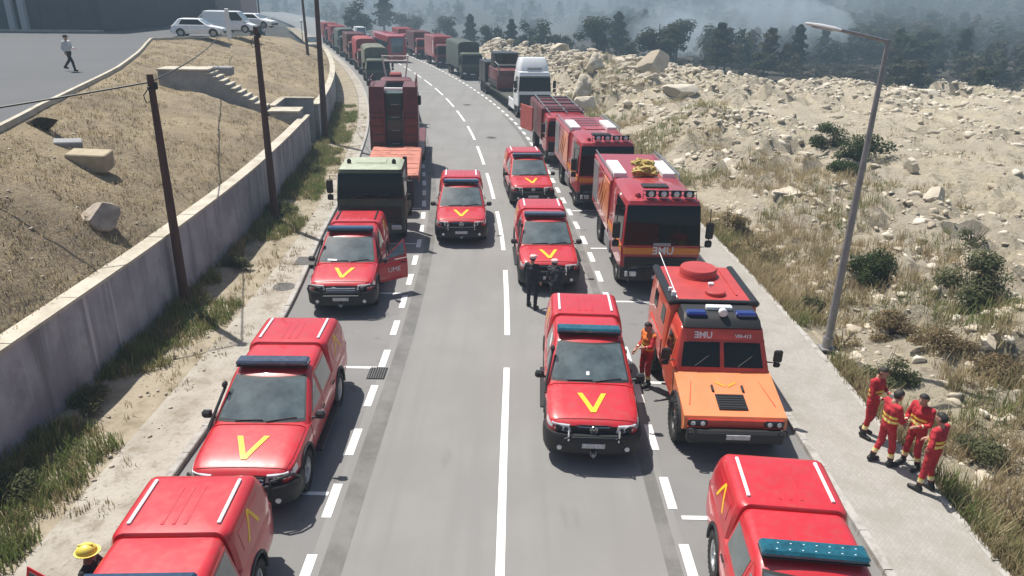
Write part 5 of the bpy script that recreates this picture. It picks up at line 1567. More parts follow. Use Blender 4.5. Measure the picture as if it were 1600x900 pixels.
def capsule(mb, a, b, ra, rb, n=12):
    a = Vector(a); b = Vector(b); d = b - a
    L = d.length
    d = d / L if L > 1e-6 else Vector((0, 0, 1))
    x = d.orthogonal().normalized(); y = d.cross(x)
    rings = []
    for t in (-80, -50, -20): rings.append((a + d * ra * math.sin(rad(t)), ra * math.cos(rad(t))))
    rings.append((a, ra)); rings.append((b, rb))
    for t in (20, 50, 80): rings.append((b + d * rb * math.sin(rad(t)), rb * math.cos(rad(t))))
    mb.loft([[p + (x * math.cos(2 * math.pi * k / n) + y * math.sin(2 * math.pi * k / n)) * r for k in range(n)] for p, r in rings])

def person(label, loc, rz, outfit, pose, voxel=.014, scale=1.0, head_gear=None, group=None, fingers=True, cat='person'):
    J = dict(pel=(0, 0, .96), waist=(0, .0, 1.10), chest=(0, .0, 1.30), neck=(0, .01, 1.49), head=(0, -.02, 1.645), shL=(-.185, .01, 1.43), shR=(.185, .01, 1.43),
             elL=(-.25, .03, 1.14), elR=(.25, .03, 1.14), wrL=(-.24, -.10, .90), wrR=(.24, -.10, .90), hiL=(-.095, 0, .93), hiR=(.095, 0, .93),
             knL=(-.11, -.03, .51), knR=(.11, -.03, .51), anL=(-.12, .02, .10), anR=(.12, .02, .10))
    J.update(pose)
    J = {k: Vector(v) for k, v in J.items()}
    for s in 'LR':
        if 'to' + s not in J: J['to' + s] = J['an' + s] + Vector((-.02 if s == 'L' else .02, -.17, -.055))
    fwd = (J['elL'] + J['elR']) * 0
    bones = []   # name, a, b, ra, rb
    def B(n, a, b, ra, rb): bones.append((n, J[a] if isinstance(a, str) else a, J[b] if isinstance(b, str) else b, ra, rb))
    B('torso', 'pel', 'waist', .135, .130); B('torso', 'waist', 'chest', .130, .145)
    for s in 'LR':
        sg = -1 if s == 'L' else 1
        B('torso', J['pel'] + Vector((sg * .07, 0, .0)), J['chest'] + Vector((sg * .09, 0, .03)), .105, .115)
        B('torso', J['chest'] + Vector((sg * .03, 0, .08)), J['sh' + s], .10, .075)
        B('uarm', 'sh' + s, 'el' + s, .068, .052); B('farm', 'el' + s, 'wr' + s, .052, .036)
        h = J['wr' + s] + (J['wr' + s] - J['el' + s]).normalized() * .085
        J['ha' + s] = h; B('hand', 'wr' + s, h, .032, .036)
        B('thigh', 'hi' + s, 'kn' + s, .098, .070); B('shin', 'kn' + s, 'an' + s, .072, .056)
        B('foot', J['an' + s] + Vector((0, .035, -.03)), 'to' + s, .058, .045)
    B('neck', 'neck', J['head'] + Vector((0, .01, -.06)), .056, .054)
    hd = J['head']
    B('head', hd + Vector((0, .02, .02)), hd + Vector((0, -.01, .045)), .098, .094); B('head', hd + Vector((0, -.02, -.03)), hd + Vector((0, -.035, -.075)), .075, .055)
    B('face', hd + Vector((0, -.10, .005)), hd + Vector((0, -.115, -.02)), .014, .018)
    for sg in (-1, 1): B('face', hd + Vector((sg * .092, .01, .0)), hd + Vector((sg * .094, .012, .03)), .016, .016)
    mb = MB()
    for n, a, b, ra, rb in bones: capsule(mb, a, b, ra, rb)
    me = mb.mesh('body', [outfit['top']], 0)
    o = bpy.data.objects.new('tmp_p', me); coll.objects.link(o)
    m = o.modifiers.new('r', 'REMESH'); m.mode = 'VOXEL'; m.voxel_size = voxel
    m2 = o.modifiers.new('s', 'SMOOTH'); m2.iterations = 4; m2.factor = .5
    dg = bpy.context.evaluated_depsgraph_get(); out = bpy.data.meshes.new_from_object(o.evaluated_get(dg)); bpy.data.objects.remove(o)
    nv = len(out.vertices); co = np.empty(nv * 3); out.vertices.foreach_get('co', co); co = co.reshape(-1, 3)
    no = np.empty(nv * 3); out.vertices.foreach_get('normal', no); no = no.reshape(-1, 3)
    for i in range(nv):      # cloth folds
        if .12 < co[i][2] < 1.44:
            q = Vector(co[i]); co[i] += no[i] * (.012 * noise.noise(q * 11) + .006 * noise.noise(q * 27))
    out.vertices.foreach_set('co', co.ravel()); out.update()
    out.materials.clear()
    mats = [outfit['top'], outfit['legs'], BOOT, outfit.get('hand', SKIN), SKIN, outfit.get('hair', HAIR), REFL, YBAND, outfit.get('vest', outfit['top'])]
    for q in mats: out.materials.append(q)
    n = len(out.polygons); C = np.empty(n * 3); out.polygons.foreach_get('center', C); C = C.reshape(-1, 3)
    best = np.full(n, 1e9); bi = np.zeros(n, int); bt = np.zeros(n)
    for i, (nm, a, b, ra, rb) in enumerate(bones):
        a = np.array(a); b = np.array(b); d = b - a; L2 = max(d @ d, 1e-9)
        t = np.clip((C - a) @ d / L2, 0, 1); dist = np.linalg.norm(C - (a + t[:, None] * d), axis=1) - (ra + (rb - ra) * t)
        k = dist < best; best[k] = dist[k]; bi[k] = i; bt[k] = t[k]
    idx = np.zeros(n, int); names = [b[0] for b in bones]
    bands = outfit.get('bands', False)
    for i in range(n):
        nm = names[bi[i]]; t = bt[i]; z = C[i][2]; y = C[i][1]
        if nm in ('thigh',): idx[i] = 1
        elif nm == 'shin':
            idx[i] = 2 if t > .72 else 1
            if bands and .46 < t < .68: idx[i] = 6 if t > .53 and t < .60 or t > .64 else 7
        elif nm == 'foot': idx[i] = 2
        elif nm == 'hand': idx[i] = 3
        elif nm == 'farm': idx[i] = 3 if t > .93 else (6 if bands and .60 < t < .72 else 0)
        elif nm == 'torso':
            w = z - J['pel'].z
            idx[i] = 1 if w < .03 else 0
            if outfit.get('vest') and w > .05: idx[i] = 8
            if bands and (.10 < w < .165 or .21 < w < .265): idx[i] = 7
            if bands and .128 < w < .145: idx[i] = 6
        elif nm in ('neck', 'face'): idx[i] = 4
        elif nm == 'head':
            q = C[i] - np.array(hd); idx[i] = 5 if (q[2] > .055 or (q[1] > .0 and q[2] > -.05)) else 4
    out.polygons.foreach_set('material_index', idx.tolist())
    out.polygons.foreach_set('use_smooth', [True] * n)
    if fingers:
        fb = MB()
        for s in 'LR':
            d = (J['wr' + s] - J['el' + s]).normalized(); side = d.cross(Vector((0, 0, 1)));
            side = side.normalized() if side.length > .1 else Vector((1, 0, 0)); nn = d.cross(side); nn = nn if nn.z < 0 else -nn
            for k, (off, ln) in enumerate(((-.028, .060), (-.010, .072), (.009, .068), (.027, .052))):
                p0 = J['ha' + s] + side * off + d * .02; p1 = p0 + d * ln * .55 + nn * .008; p2 = p1 + d * ln * .3 + nn * .028
                fb.tube([p0, p1, p2], [.0095, .009, .007], 6)
            sg = -1 if s == 'L' else 1
            p0 = J['wr' + s] + d * .03; q = side * (.038 if (side.x * sg) < 0 else -.038)
            fb.tube([p0 + q * .6, p0 + q * 1.4 + d * .03 + nn * .01, p0 + q * 1.35 + d * .07 + nn * .02], [.012, .011, .008], 6)
        fm = fb.mesh('f', [outfit.get('hand', SKIN)])
        bm = bmesh.new(); bm.from_mesh(out); base = len(bm.faces); bm.from_mesh(fm); bm.faces.ensure_lookup_table()
        for f in bm.faces[base:]: f.material_index = 3; f.smooth = True
        bm.to_mesh(out); bm.free()
    # the figure is one mesh object; head gear is its child
    body = link('person', out); body.location = loc; body.rotation_euler = (0, 0, rz); body.scale = (scale,) * 3
    tag(body, label, cat, group)
    if head_gear:
        kind, gm = head_gear; g = MB()
        c = hd + Vector((0, .005, .03))
        if kind == 'helmet':
            rings = []
            for zz, r in ((.0, .130), (.03, .132), (.07, .118), (.105, .085), (.125, .03)): rings.append([c + Vector((math.cos(a) * r * .92, math.sin(a) * r * 1.08, zz)) for a in frange(0, 2 * math.pi, 17)[:-1]])
            g.loft(rings); g.loft([[c + Vector((math.cos(a) * .150, math.sin(a) * .178 - .01, zz)) for a in frange(0, 2 * math.pi, 17)[:-1]] for zz in (-.004, .008)])
            g.box(c + Vector((0, 0, .118)), (.03, .2, .03), .01)
            g.build('helmet', gm, body)
        else:
            rings = []
            for zz, r in ((.0, .108), (.04, .112), (.075, .10), (.10, .06)): rings.append([c + Vector((math.cos(a) * r * .95 - .01, math.sin(a) * r * 1.05, zz)) for a in frange(0, 2 * math.pi, 17)[:-1]])
            g.loft(rings)
            if kind == 'cap': g.box(c + Vector((0, -.15, .012)), (.13, .11, .016), .007)
            g.build('cap', gm, body)
    return body
RS = dict(top=SUITRED, legs=SUITRED, bands=True, hand=SKIN); NV = dict(top=NAVY, legs=NAVY)
GLV = dict(RS, hand=REFL)
GF4 = 'firefighters standing on the right footway'
hold = dict(elL=(-.25, -.06, 1.15), elR=(.25, -.06, 1.15), wrL=(-.13, -.27, 1.10), wrR=(.13, -.27, 1.12), head=(0, -.07, 1.63))
step = dict(knL=(-.11, -.10, .51), anL=(-.13, -.12, .10), knR=(.11, .0, .50), anR=(.12, .14, .10))
def fz(x, y): u = U(x, y); return .125 if u < 8.6 else right_h(y, u)
person('firefighter in red suit facing the group, legs apart, left foot of group', (7.86, 13.15, .125), rad(100), GLV, dict(hold, **step), group=GF4)
person('firefighter in red suit with yellow chest bands, in the middle of the group', (8.42, 13.05, .125), rad(-62), RS, dict(hold, anL=(-.15, 0, .10), anR=(.15, .03, .10)), group=GF4)
person('firefighter in red suit nearest the camera, back turned, hand on hip', (8.33, 12.25, .125), rad(-148), RS, dict(elR=(.36, .08, 1.18), wrR=(.20, -.04, 1.00), elL=(-.27, -.03, 1.14), wrL=(-.16, -.22, 1.05), anL=(-.13, .05, .10), anR=(.14, -.05, .10)), group=GF4)
person('firefighter in red suit at the back of the group by the weeds', (8.02, 14.2, .125), rad(38), GLV, dict(hold, **{k: v for k, v in step.items() if 'R' in k}), group=GF4)
person('firefighter in red with yellow banded vest between pickup and orange armoured car', (3.42, 16.55, 0), rad(-60), dict(RS, legs=SUITRED, vest=ORVEST), dict(elR=(.27, -.12, 1.2), wrR=(.22, -.33, 1.22), wrL=(-.2, -.2, .98), head=(0, -.05, 1.63)))
PINK = mat('pale_pink_cap', (.70, .46, .44), .7)
person('person in dark clothes and pink cap standing left at the pickup bumper', (.62, 21.35, 0), rad(155), NV, dict(elR=(.3, -.08, 1.18), wrR=(.15, -.32, 1.16), anL=(-.17, .1, .10), knL=(-.14, .0, .5), anR=(.15, -.1, .10)), head_gear=('cap', PINK))
person('person in dark clothes bending forward with pink cap at the pickup bumper', (1.36, 20.95, 0), rad(-165), NV, dict(chest=(0, -.12, 1.27), neck=(0, -.2, 1.44), head=(0, -.28, 1.57), shL=(-.18, -.17, 1.38), shR=(.18, -.17, 1.38), elL=(-.24, -.22, 1.1), elR=(.24, -.22, 1.1), wrL=(-.1, -.40, 1.0), wrR=(.12, -.40, 1.02)), head_gear=('cap', PINK))
person('person in white shirt and dark trousers walking across the car park', (-22.0, 37.6, 5.2), rad(75), dict(top=WHITESH, legs=DARKTR), dict(knL=(-.10, -.26, .53), anL=(-.11, -.36, .12), knR=(.10, .12, .53), anR=(.11, .46, .20), elL=(-.24, .1, 1.15), wrL=(-.22, -.05, .95), elR=(.22, -.08, 1.16), wrR=(.14, -.28, 1.14)), voxel=.02, scale=.97, head_gear=('cap', NAVY))
person('person in dark clothes standing in front of the white tractor truck', (1.1, 54.5, 0), rad(20), dict(top=mat('dull_maroon_cloth', (.09, .03, .03), .9), legs=NAVY), dict(anL=(-.14, 0, .1)), voxel=.03, fingers=False)
YH = mat('yellow_helmet', (.78, .62, .10), .45)
person('person with yellow helmet in dark clothes at the open door, lower left', (-6.0, 8.3, .02), rad(100), NV, dict(elR=(.27, -.1, 1.18), wrR=(.2, -.3, 1.1), elL=(-.27, -.1, 1.18), wrL=(-.2, -.3, 1.15)), head_gear=('helmet', YH))
for k, (x, y, top, lab) in enumerate(((-39.5, 99.0, NAVY, 'person in dark clothes left of the annex doorway'), (-37.6, 98.2, DARKTR, 'person in dark clothes right of the annex doorway'), (-41.6, 98.5, WHITESH, 'person in pale shirt near the annex doorway'))):
    person(lab, (x, y, 5.2), rad(20 * k), dict(top=top, legs=NAVY), {}, voxel=.035, fingers=False)
# ---------------------------------------------------------------- rocks
def ico(sub):
    bm = bmesh.new(); bmesh.ops.create_icosphere(bm, subdivisions=sub, radius=1.0)
    v = np.array([p.co[:] for p in bm.verts]); f = np.array([[q.index for q in x.verts] for x in bm.faces]); bm.free(); return v, f
ICO1 = ico(1); ICO2 = ico(2); ICO3 = ico(4)
def rock_shape(base, seed, amp=.35, blocky=.5):
    v, f = base; v = v.copy(); r = random.Random(seed)
    planes = [(Vector((r.uniform(-1, 1), r.uniform(-1, 1), r.uniform(-.7, 1))).normalized(), r.uniform(.38, .80)) for _ in range(12)]
    out = []
    for p in v:
        q = Vector(p); d = 1 + amp * noise.noise(q * 1.3 + Vector((seed * 3.1, seed, 0))) + amp * .4 * noise.noise(q * 3.1 + Vector((seed, 0, seed)))
        q = q * d
        for n, h in planes:
            e = q.dot(n) - h
            if e > 0: q = q - n * e * .95
        out.append(q[:])
    return np.array(out), f
def scatter_mesh(name, shapes, items, m, smooth=0):
    # items: (shape index, 3x3 rotation*scale, location)
    VV = []; FF = []; o = 0
    for si, M, loc in items:
        v, f = shapes[si]; VV.append(v @ np.array(M).T + np.array(loc)); FF.append(f + o); o += len(v)
    V = np.concatenate(VV); Fc = np.concatenate(FF)
    me = bpy.data.meshes.new(name); k = Fc.shape[1]
    me.vertices.add(len(V)); me.vertices.foreach_set('co', V.astype('f').ravel())
    me.loops.add(Fc.size); me.loops.foreach_set('vertex_index', Fc.astype('i').ravel())
    me.polygons.add(len(Fc)); me.polygons.foreach_set('loop_start', np.arange(0, Fc.size, k, dtype='i')); me.polygons.foreach_set('loop_total', np.full(len(Fc), k, dtype='i'))
    me.materials.append(m); me.update(calc_edges=True); me.validate()
    if smooth: me.polygons.foreach_set('use_smooth', [True] * len(Fc))
    return link(name, me)
def rot_scale(r, sx, sy, sz, tilt=.5):
    return (Matrix.Rotation(r.uniform(0, 6.28), 3, 'Z') @ Matrix.Rotation(r.uniform(-tilt, tilt), 3, 'X') @ Matrix.Diagonal((sx, sy, sz)))
RSH = [rock_shape(ICO1, k + 1) for k in range(8)]
RSH2 = [rock_shape(ICO2, k + 60) for k in range(8)]
r7 = random.Random(77); items = []; items2 = []
def rubble_density(Y, u, x, y):
    d = .05 + .85 * sstep(.02, .34, fbm(x, y, 6.0, 3, 3.3))
    d += 1.2 * math.exp(-(((u - 17) / 4.2) ** 2 + ((Y - 49) / 4.5) ** 2)) + .9 * math.exp(-(((u - 18.5) / 3) ** 2 + ((Y - 31) / 5) ** 2)) + .8 * math.exp(-(((u - 14) / 4) ** 2 + ((Y - 22) / 6) ** 2))
    d += .5 * sstep(54, 66, Y) * sstep(2, 6, u - 8.75)
    if u < 9.6: d *= .25
    return d
n = 0
while n < 24000:
    Y = 8 + 100 * r7.random() ** 1.25; u = 8.95 + (ubound(Y) - 8.5) * r7.random() ** 1.15
    if u > 9 + Y * .95: continue
    p = R(Y, u)
    if r7.random() > rubble_density(Y, u, p.x, p.y): continue
    s = .022 + .26 * r7.random() ** 6 + (.14 * r7.random() ** 3 if Y > 40 else 0)
    if Y > 52: s *= 1.15
    s *= 1 + Y / 160
    (items if s < .14 else items2).append((r7.randrange(8), rot_scale(r7, s * r7.uniform(.8, 1.7), s * r7.uniform(.7, 1.1), s * r7.uniform(.4, .8), .7), (p.x, p.y, right_h(Y, u) + s * r7.uniform(-.25, .12)))); n += 1
tag(scatter_mesh('rocks', RSH2, items2, ROCK), 'fist to head sized broken rocks among the rubble', 'rocks', kind='stuff')
tag(scatter_mesh('rubble', RSH, items, ROCK), 'loose pale stones scattered over the rocky ground', 'rubble', kind='stuff')
items = []
for n in range(1500):      # clods and small stones on the dry slope and the verge
    Y = r7.uniform(6, 64)
    if r7.random() < .6: u = lerp(-10.5, lot_u(Y) + .3, r7.random()); z = left_h(Y, u)
    else: u = r7.uniform(-9.8, -7.6); z = .13 + .1 * sstep(-8.6, -9.8, u)
    p = R(Y, u); s = .02 + .055 * r7.random() ** 3
    items.append((r7.randrange(8), rot_scale(r7, s * 1.3, s, s * .7), (p.x, p.y, z + s * .2)))
tag(scatter_mesh('small_stones', RSH, items, ROCK), 'small stones and clods on the left slope and verge', 'stones', kind='stuff')
BSH = [rock_shape(ICO3, 40 + k, .3) for k in range(6)]
def boulder(label, Y, u, sx, sy, sz, k, left=False, rz=0.0, tilt=0.0, m=None, sink=.25):
    v, f = BSH[k % 6]; me = bpy.data.meshes.new('boulder'); me.from_pydata((v * np.array((sx, sy, sz))).tolist(), [], f.tolist()); me.materials.append(m or ROCK)
    me.polygons.foreach_set('use_smooth', [True] * len(f)); me.set_sharp_from_angle(angle=rad(14))
    o = link('boulder', me); p = R(Y, u); o.location = (p.x, p.y, (left_h(Y, u) if left else right_h(Y, u)) + sz * (.62 - sink)); o.rotation_euler = (tilt, 0, rz)
    return tag(o, label, 'boulder', 'boulders')
GREYB = mat('grey_brown_boulder', (.34, .29, .235), .95, var=.3, scale=3, bump=.6, bscale=6)
boulder('rounded grey boulder on the dry slope just above the wall coping', 19.6, -11.25, .80, .5, .44, 0, True, .3, m=GREYB)
boulder('small boulder on the slope cut by the left picture edge', 13.4, -10.9, .35, .25, .22, 1, True, .2, m=GREYB)
for a in [('white boulder on the far rim of the rocky ground', 75.7, 33.5, 1.2, .9, .8, 2), ('broad flat slab rock on the ridge behind the fire engines', 60.4, 18.9, 1.9, 1.2, .8, 3),
          ('dark jutting rock on top of the ridge above the white truck', 88, 17, 2.2, 1.4, 1.6, 4), ('long grey outcrop on the ridge crest', 74, 18.5, 2.6, 1.3, 1.3, 5), ('brown broken outcrop at the right end of the ridge', 71.5, 21.0, 2.4, 1.4, 1.4, 0),
          ('pale block half way down the ridge', 71, 14.6, 1.5, 1.1, 1.2, 1), ('low wide rock at the rim beside the white boulder', 69.3, 34, 1.3, .9, .7, 2), ('pale flat rock alone on the rim at far right', 62, 43.5, 1.8, 1.0, .55, 3),
          ('angular stone in the rubble heap beyond the bushes', 52.5, 20.3, .8, .6, .5, 4), ('stone leaning beside the dark bushes', 37.0, 22.6, .7, .5, .5, 5), ('wedge of rock among rubble right of the lamp arm shadow', 31, 19.8, .75, .5, .45, 0),
          ('square stone in the rubble nearest the right edge', 23.6, 15.9, .5, .4, .35, 1), ('white stone between the weeds and the large olive bush', 18.0, 13.0, .35, .28, .25, 2), ('pale stone by the footway beside the dry tuft', 30.0, 9.35, .30, .25, .35, 3),
          ('smooth ledge of rock above the lamp foot', 33.5, 14.2, 1.5, .8, .35, 4), ('tan rock in the middle of the sandy flat', 34.8, 20.6, .6, .5, .4, 5), ('pinkish outcrop behind the white tractor truck', 66, 11.8, 1.5, 1.3, 1.7, 1), ('tall grey rock right of the white tractor truck', 62, 11.0, 1.1, .9, 1.3, 3)]:
    boulder(*a, rz=a[6] * 1.1)
# concrete blocks on the slope
def slab(label, Y, u, dims, rz, m):
    mb = MB(); mb.box((0, 0, dims[2] / 2), dims, .03); o = mb.build('stone_block', m); p = R(Y, u); o.location = (p.x, p.y, left_h(Y, u) - .12); o.rotation_euler = (rad(4), rad(3), rz); tag(o, label, 'stone block')
slab('tan flat topped stone block on the dry slope', 22.9, -12.95, (1.15, .75, .55), .15, mat('tan_stone', (.38, .32, .22), .95, var=.2, scale=3))
slab('grey slab beside the dark hollow near the car park kerb', 24.0, -14.1, (.8, .55, .35), .5, STC)
boulder('dark heap by the car park kerb above the grey slab', 24.9, -15.3, .85, .5, .35, 2, True, .4, m=mat('dark_heap', (.05, .042, .035), .95, var=.4, scale=5))  # low lump in a very dark mottled colour

# ---------------------------------------------------------------- weeds and dry grass (real blades)
def leaf_mat(name, c1, c2, scale=3.0):
    def f(nt, tc, nz, ramp, mix, bump):
        oi = nt.nodes.new('ShaderNodeNewGeometry'); return mix(oi.outputs['Random Per Island'], c1, c2)
    m = node_mat(name, f, .85, .15)
    nt = m.node_tree; p = nt.nodes['Principled BSDF']; out = [n for n in nt.nodes if n.type == 'OUTPUT_MATERIAL'][0]
    tr = nt.nodes.new('ShaderNodeBsdfTranslucent'); nt.links.new(p.inputs['Base Color'].links[0].from_socket, tr.inputs['Color'])
    mx = nt.nodes.new('ShaderNodeMixShader'); mx.inputs[0].default_value = .42
    nt.links.new(p.outputs[0], mx.inputs[1]); nt.links.new(tr.outputs[0], mx.inputs[2]); nt.links.new(mx.outputs[0], out.inputs['Surface'])
    return m
STRAW = leaf_mat('straw_blades', (.50, .42, .26), (.32, .25, .14)); OLIVE = leaf_mat('olive_blades', (.20, .195, .085), (.31, .26, .13)); GREENB = leaf_mat('green_blades', (.13, .18, .055), (.24, .27, .10))
def blades(name, label, pts, m, kind='stuff'):
    # pts: (x, y, z, height, width, lean, n)
    V = []; Q = []; o = 0
    r = random.Random(len(pts))
    for x, y, z, h, w, lean, n, spread in pts:
        for _ in range(n):
            a = r.uniform(0, 6.283); b = r.uniform(0, 6.283); s = spread * r.random() ** .5
            px, py = x + s * math.cos(b), y + s * math.sin(b); hh = h * r.uniform(.55, 1.15); ww = w * r.uniform(.7, 1.3) / 2
            lx, ly = math.cos(a) * lean * hh * r.random(), math.sin(a) * lean * hh * r.random()
            c, sn = math.cos(a + 1.57) * ww, math.sin(a + 1.57) * ww
            V += [(px - c, py - sn, z - .02), (px + c, py + sn, z - .02), (px + c * .7 + lx * .4, py + sn * .7 + ly * .4, z + hh * .6), (px - c * .7 + lx * .4, py - sn * .7 + ly * .4, z + hh * .6), (px + lx + c * .15, py + ly + sn * .15, z + hh), (px + lx - c * .15, py + ly - sn * .15, z + hh)]
            Q += [(o, o + 1, o + 2, o + 3), (o + 3, o + 2, o + 4, o + 5)]; o += 6
    me = bpy.data.meshes.new(name); me.from_pydata(V, [], Q); me.materials.append(m); me.update()
    return tag(link(name, me), label, name.replace('_', ' '), kind=kind)
rv = random.Random(5)
gr, ol, st = [], [], []
for n in range(6000):       # foot of the wall
    Y = 5 + 60 * rv.random() ** 1.3; u = -9.95 + 1.75 * rv.random() ** 1.15
    p = R(Y, u); den = fbm(p.x, p.y, 2.6, 2, 7)
    if den < -.42 + .48 * max(0, u + 9.35): continue
    h = rv.uniform(.10, .40) * (1.3 if u < -9.3 else .8) * (.8 + .9 * max(0, den))
    z = .13 + .12 * sstep(-8.6, -9.8, u)
    (gr if rv.random() < .55 + .6 * den else (ol if rv.random() < .7 else st)).append((p.x, p.y, z, h, .022, .7, 12, .16))
for n in range(1100):
    Y = rv.uniform(5, 60); u = rv.uniform(-8.9, -7.3); p = R(Y, u)
    if fbm(p.x, p.y, 1.8, 2, 2) < .12: continue
    (ol if rv.random() < .4 else st).append((p.x, p.y, .12, rv.uniform(.05, .16), .018, .9, 9, .12))
blades('green_weeds', 'green weeds at the foot of the retaining wall', gr, GREENB); blades('olive_weeds', 'olive weeds along the left verge', ol, OLIVE); blades('straw_weeds', 'straw coloured dry weeds along the left verge', st, STRAW)
st, dk = [], []
for n in range(8500):
    Y = 4 + 80 * rv.random() ** 1.2; u = lerp(-10.4, lot_u(Y) + .2, rv.random()); p = R(Y, u)
    if 42.6 < Y < 48.7 and u > -18: continue
    if fbm(p.x, p.y, 3.0, 2, 4) < -.25: continue
    (st if rv.random() < .72 else dk).append((p.x, p.y, left_h(Y, u), rv.uniform(.04, .17), .02, 1.3, 6, .2))
blades('slope_grass', 'short dry grass on the left slope', st, STRAW); blades('slope_dark_weeds', 'dark withered weeds dotted over the left slope', dk, leaf_mat('withered_blades', (.10, .08, .05), (.20, .16, .10)))
gr, ol, st = [], [], []
for n in range(17000):
    Y = 7 + 70 * rv.random() ** 1.5; d = 13 * rv.random() ** 1.8; u = 8.8 + d; p = R(Y, u); k = fbm(p.x, p.y, 4.0, 2, 12)
    if k < -.32 + .05 * d: continue
    h = rv.uniform(.14, .5) * (1.1 - .03 * d) * (1 + .6 * max(0, k))
    q = rv.random(); g2 = fbm(p.x, p.y, 3.2, 2, 21)
    (gr if g2 > .10 and q < .45 else (ol if q < .62 and g2 > -.15 else st)).append((p.x, p.y, right_h(Y, u), h, .024, .8, 9, .18))
for n in range(2200):
    Y = 20 + 50 * rv.random(); u = 12 + 34 * rv.random(); p = R(Y, u)
    if fbm(p.x, p.y, 5, 2, 31) < .08: continue
    (st if rv.random() < .8 else ol).append((p.x, p.y, right_h(Y, u), rv.uniform(.1, .3), .03, .9, 7, .22))
blades('verge_green_weeds', 'green weeds behind the right footway', gr, GREENB); blades('verge_olive_weeds', 'olive weeds behind the right footway', ol, OLIVE); blades('verge_dry_grass', 'dry straw grass behind the right footway and among rubble', st, STRAW)

# ---------------------------------------------------------------- bushes
def leaf_cloud(mb, c, rx, ry, rz, n, size, r, clumps=9):
    cs = []
    for k in range(clumps):
        a = r.uniform(0, 6.28); q = r.random() ** .6
        cs.append((Vector((math.cos(a) * q * .75 * rx, math.sin(a) * q * .75 * ry, r.uniform(.15, 1.0) * rz * (1.0 - .45 * q))), r.uniform(.28, .5)))
    for _ in range(n):
        cc, cr = r.choice(cs); d = Vector((r.gauss(0, 1), r.gauss(0, 1), r.gauss(0, 1))).normalized() * r.random() ** .4
        p = Vector(c) + cc + Vector((d.x * rx, d.y * ry, d.z * rz * .6)) * cr
        if p.z < c[2] + .02: p.z = c[2] + .02 + r.random() * .1
        nrm = (d + Vector((0, 0, .5)) + Vector((r.gauss(0, .5), r.gauss(0, .5), r.gauss(0, .5)))).normalized()
        t = nrm.orthogonal().normalized(); t = Matrix.Rotation(r.uniform(0, 6.28), 3, nrm) @ t; b = nrm.cross(t); s = size * r.uniform(.6, 1.4)
        o = len(mb.v); mb.v += [tuple(p - t * s), tuple(p - b * s * .45), tuple(p + t * s), tuple(p + b * s * .45)]; mb.f.append((o, o + 1, o + 2, o + 3)); mb.m.append(0)
BUSHG = leaf_mat('dark_green_leaves', (.035, .055, .022), (.07, .095, .035)); BUSHO = leaf_mat('olive_green_leaves', (.085, .10, .045), (.16, .165, .085)); BUSHB = leaf_mat('brown_dry_leaves', (.16, .12, .065), (.26, .20, .11)); BUSHS = leaf_mat('straw_leaves', (.36, .30, .17), (.26, .205, .11))
TWIG = mat('twig_bark', (.10, .075, .05), .9)
def bush(label, Y, u, rx, rz, m, n=900, size=.05, left=False, ground=None, name='bush'):
    r = random.Random(int(Y * 100 + u * 10)); p = R(Y, u); z = ground if ground is not None else right_h(Y, u)
    root = thing(name, label, 'bush', (p.x, p.y, z), 0, 'bushes')
    mb = MB(); leaf_cloud(mb, (0, 0, 0), rx, rx * r.uniform(.75, 1.0), rz, n, size, r); me = bpy.data.meshes.new('foliage'); me.from_pydata(mb.v, [], mb.f); me.materials.append(m); link('foliage', me, root)
    mb = MB()
    for k in range(9):
        a = r.uniform(0, 6.28); q = r.uniform(.2, .7); mb.tube([(0, 0, -.05), (math.cos(a) * rx * q * .5, math.sin(a) * rx * q * .5, rz * .5), (math.cos(a) * rx * q, math.sin(a) * rx * q, rz * r.uniform(.8, 1.15))], [.02, .012, .004], 4)
    mb.build('stem', TWIG, root)
for a in [('dark green round bush right of the street lamp', 23.0, 12.6, 1.15, 1.3, BUSHG, 4200, .055), ('large olive green bush at right among the rocks', 20.6, 14.2, 1.5, 1.7, BUSHO, 5500, .055), ('small olive bush just left of the lamp post', 21.4, 9.7, .6, .8, BUSHO, 1800, .045),
          ('dark bush at back left of the dark cluster', 42.0, 20.6, 1.6, 1.5, BUSHG, 3200, .075), ('dark bush at back right of the dark cluster', 39.4, 21.3, 1.7, 1.5, BUSHG, 3400, .075), ('dark low bush at the front of the dark cluster', 36.2, 18.8, 1.5, 1.0, BUSHG, 2800, .07),
          ('brown dry shrub below the dark green round bush', 19.7, 11.4, 1.0, .8, BUSHB, 2600, .045), ('brown dry shrub right of another brown shrub near the lamp', 18.2, 11.9, 1.0, .75, BUSHB, 2600, .045), ('green bush right behind the group of firefighters', 16.9, 9.75, .9, .9, BUSHO, 3000, .042),
          ('straw coloured tuft beside the nearest fire engine', 29.3, 9.6, 1.0, 1.2, BUSHS, 2600, .05), ('tall dry tuft by the footway before the straw tuft', 26.6, 9.7, 1.0, 1.0, BUSHS, 2600, .045), ('olive shrub cut by the right picture edge', 18.5, 15.3, 1.2, 1.1, BUSHO, 3200, .05),
          ('low green shrub at right edge of weeds near camera', 13.6, 10.6, .9, .6, BUSHO, 1700, .04), ('brownish shrub in front of the large olive bush', 17.3, 12.9, 1.0, .8, BUSHB, 2600, .045), ('thin grey green shrub on the stony flat', 25.5, 17.5, .7, .7, BUSHO, 700, .05),
          ('straw shrub behind the lamp foot', 19.0, 9.6, .6, .6, BUSHS, 900, .04), ('dry shrub between footway and lower right corner', 11.3, 9.9, .7, .55, BUSHS, 1300, .035)]:
    bush(*a)
bush('low green clump at the wall foot, lower left', 11.6, -9.3, .75, .55, BUSHO, 1700, .035, ground=.15)
bush('second green clump at the wall foot above the lower left clump', 14.6, -9.45, .6, .5, BUSHO, 1300, .035, ground=.18)
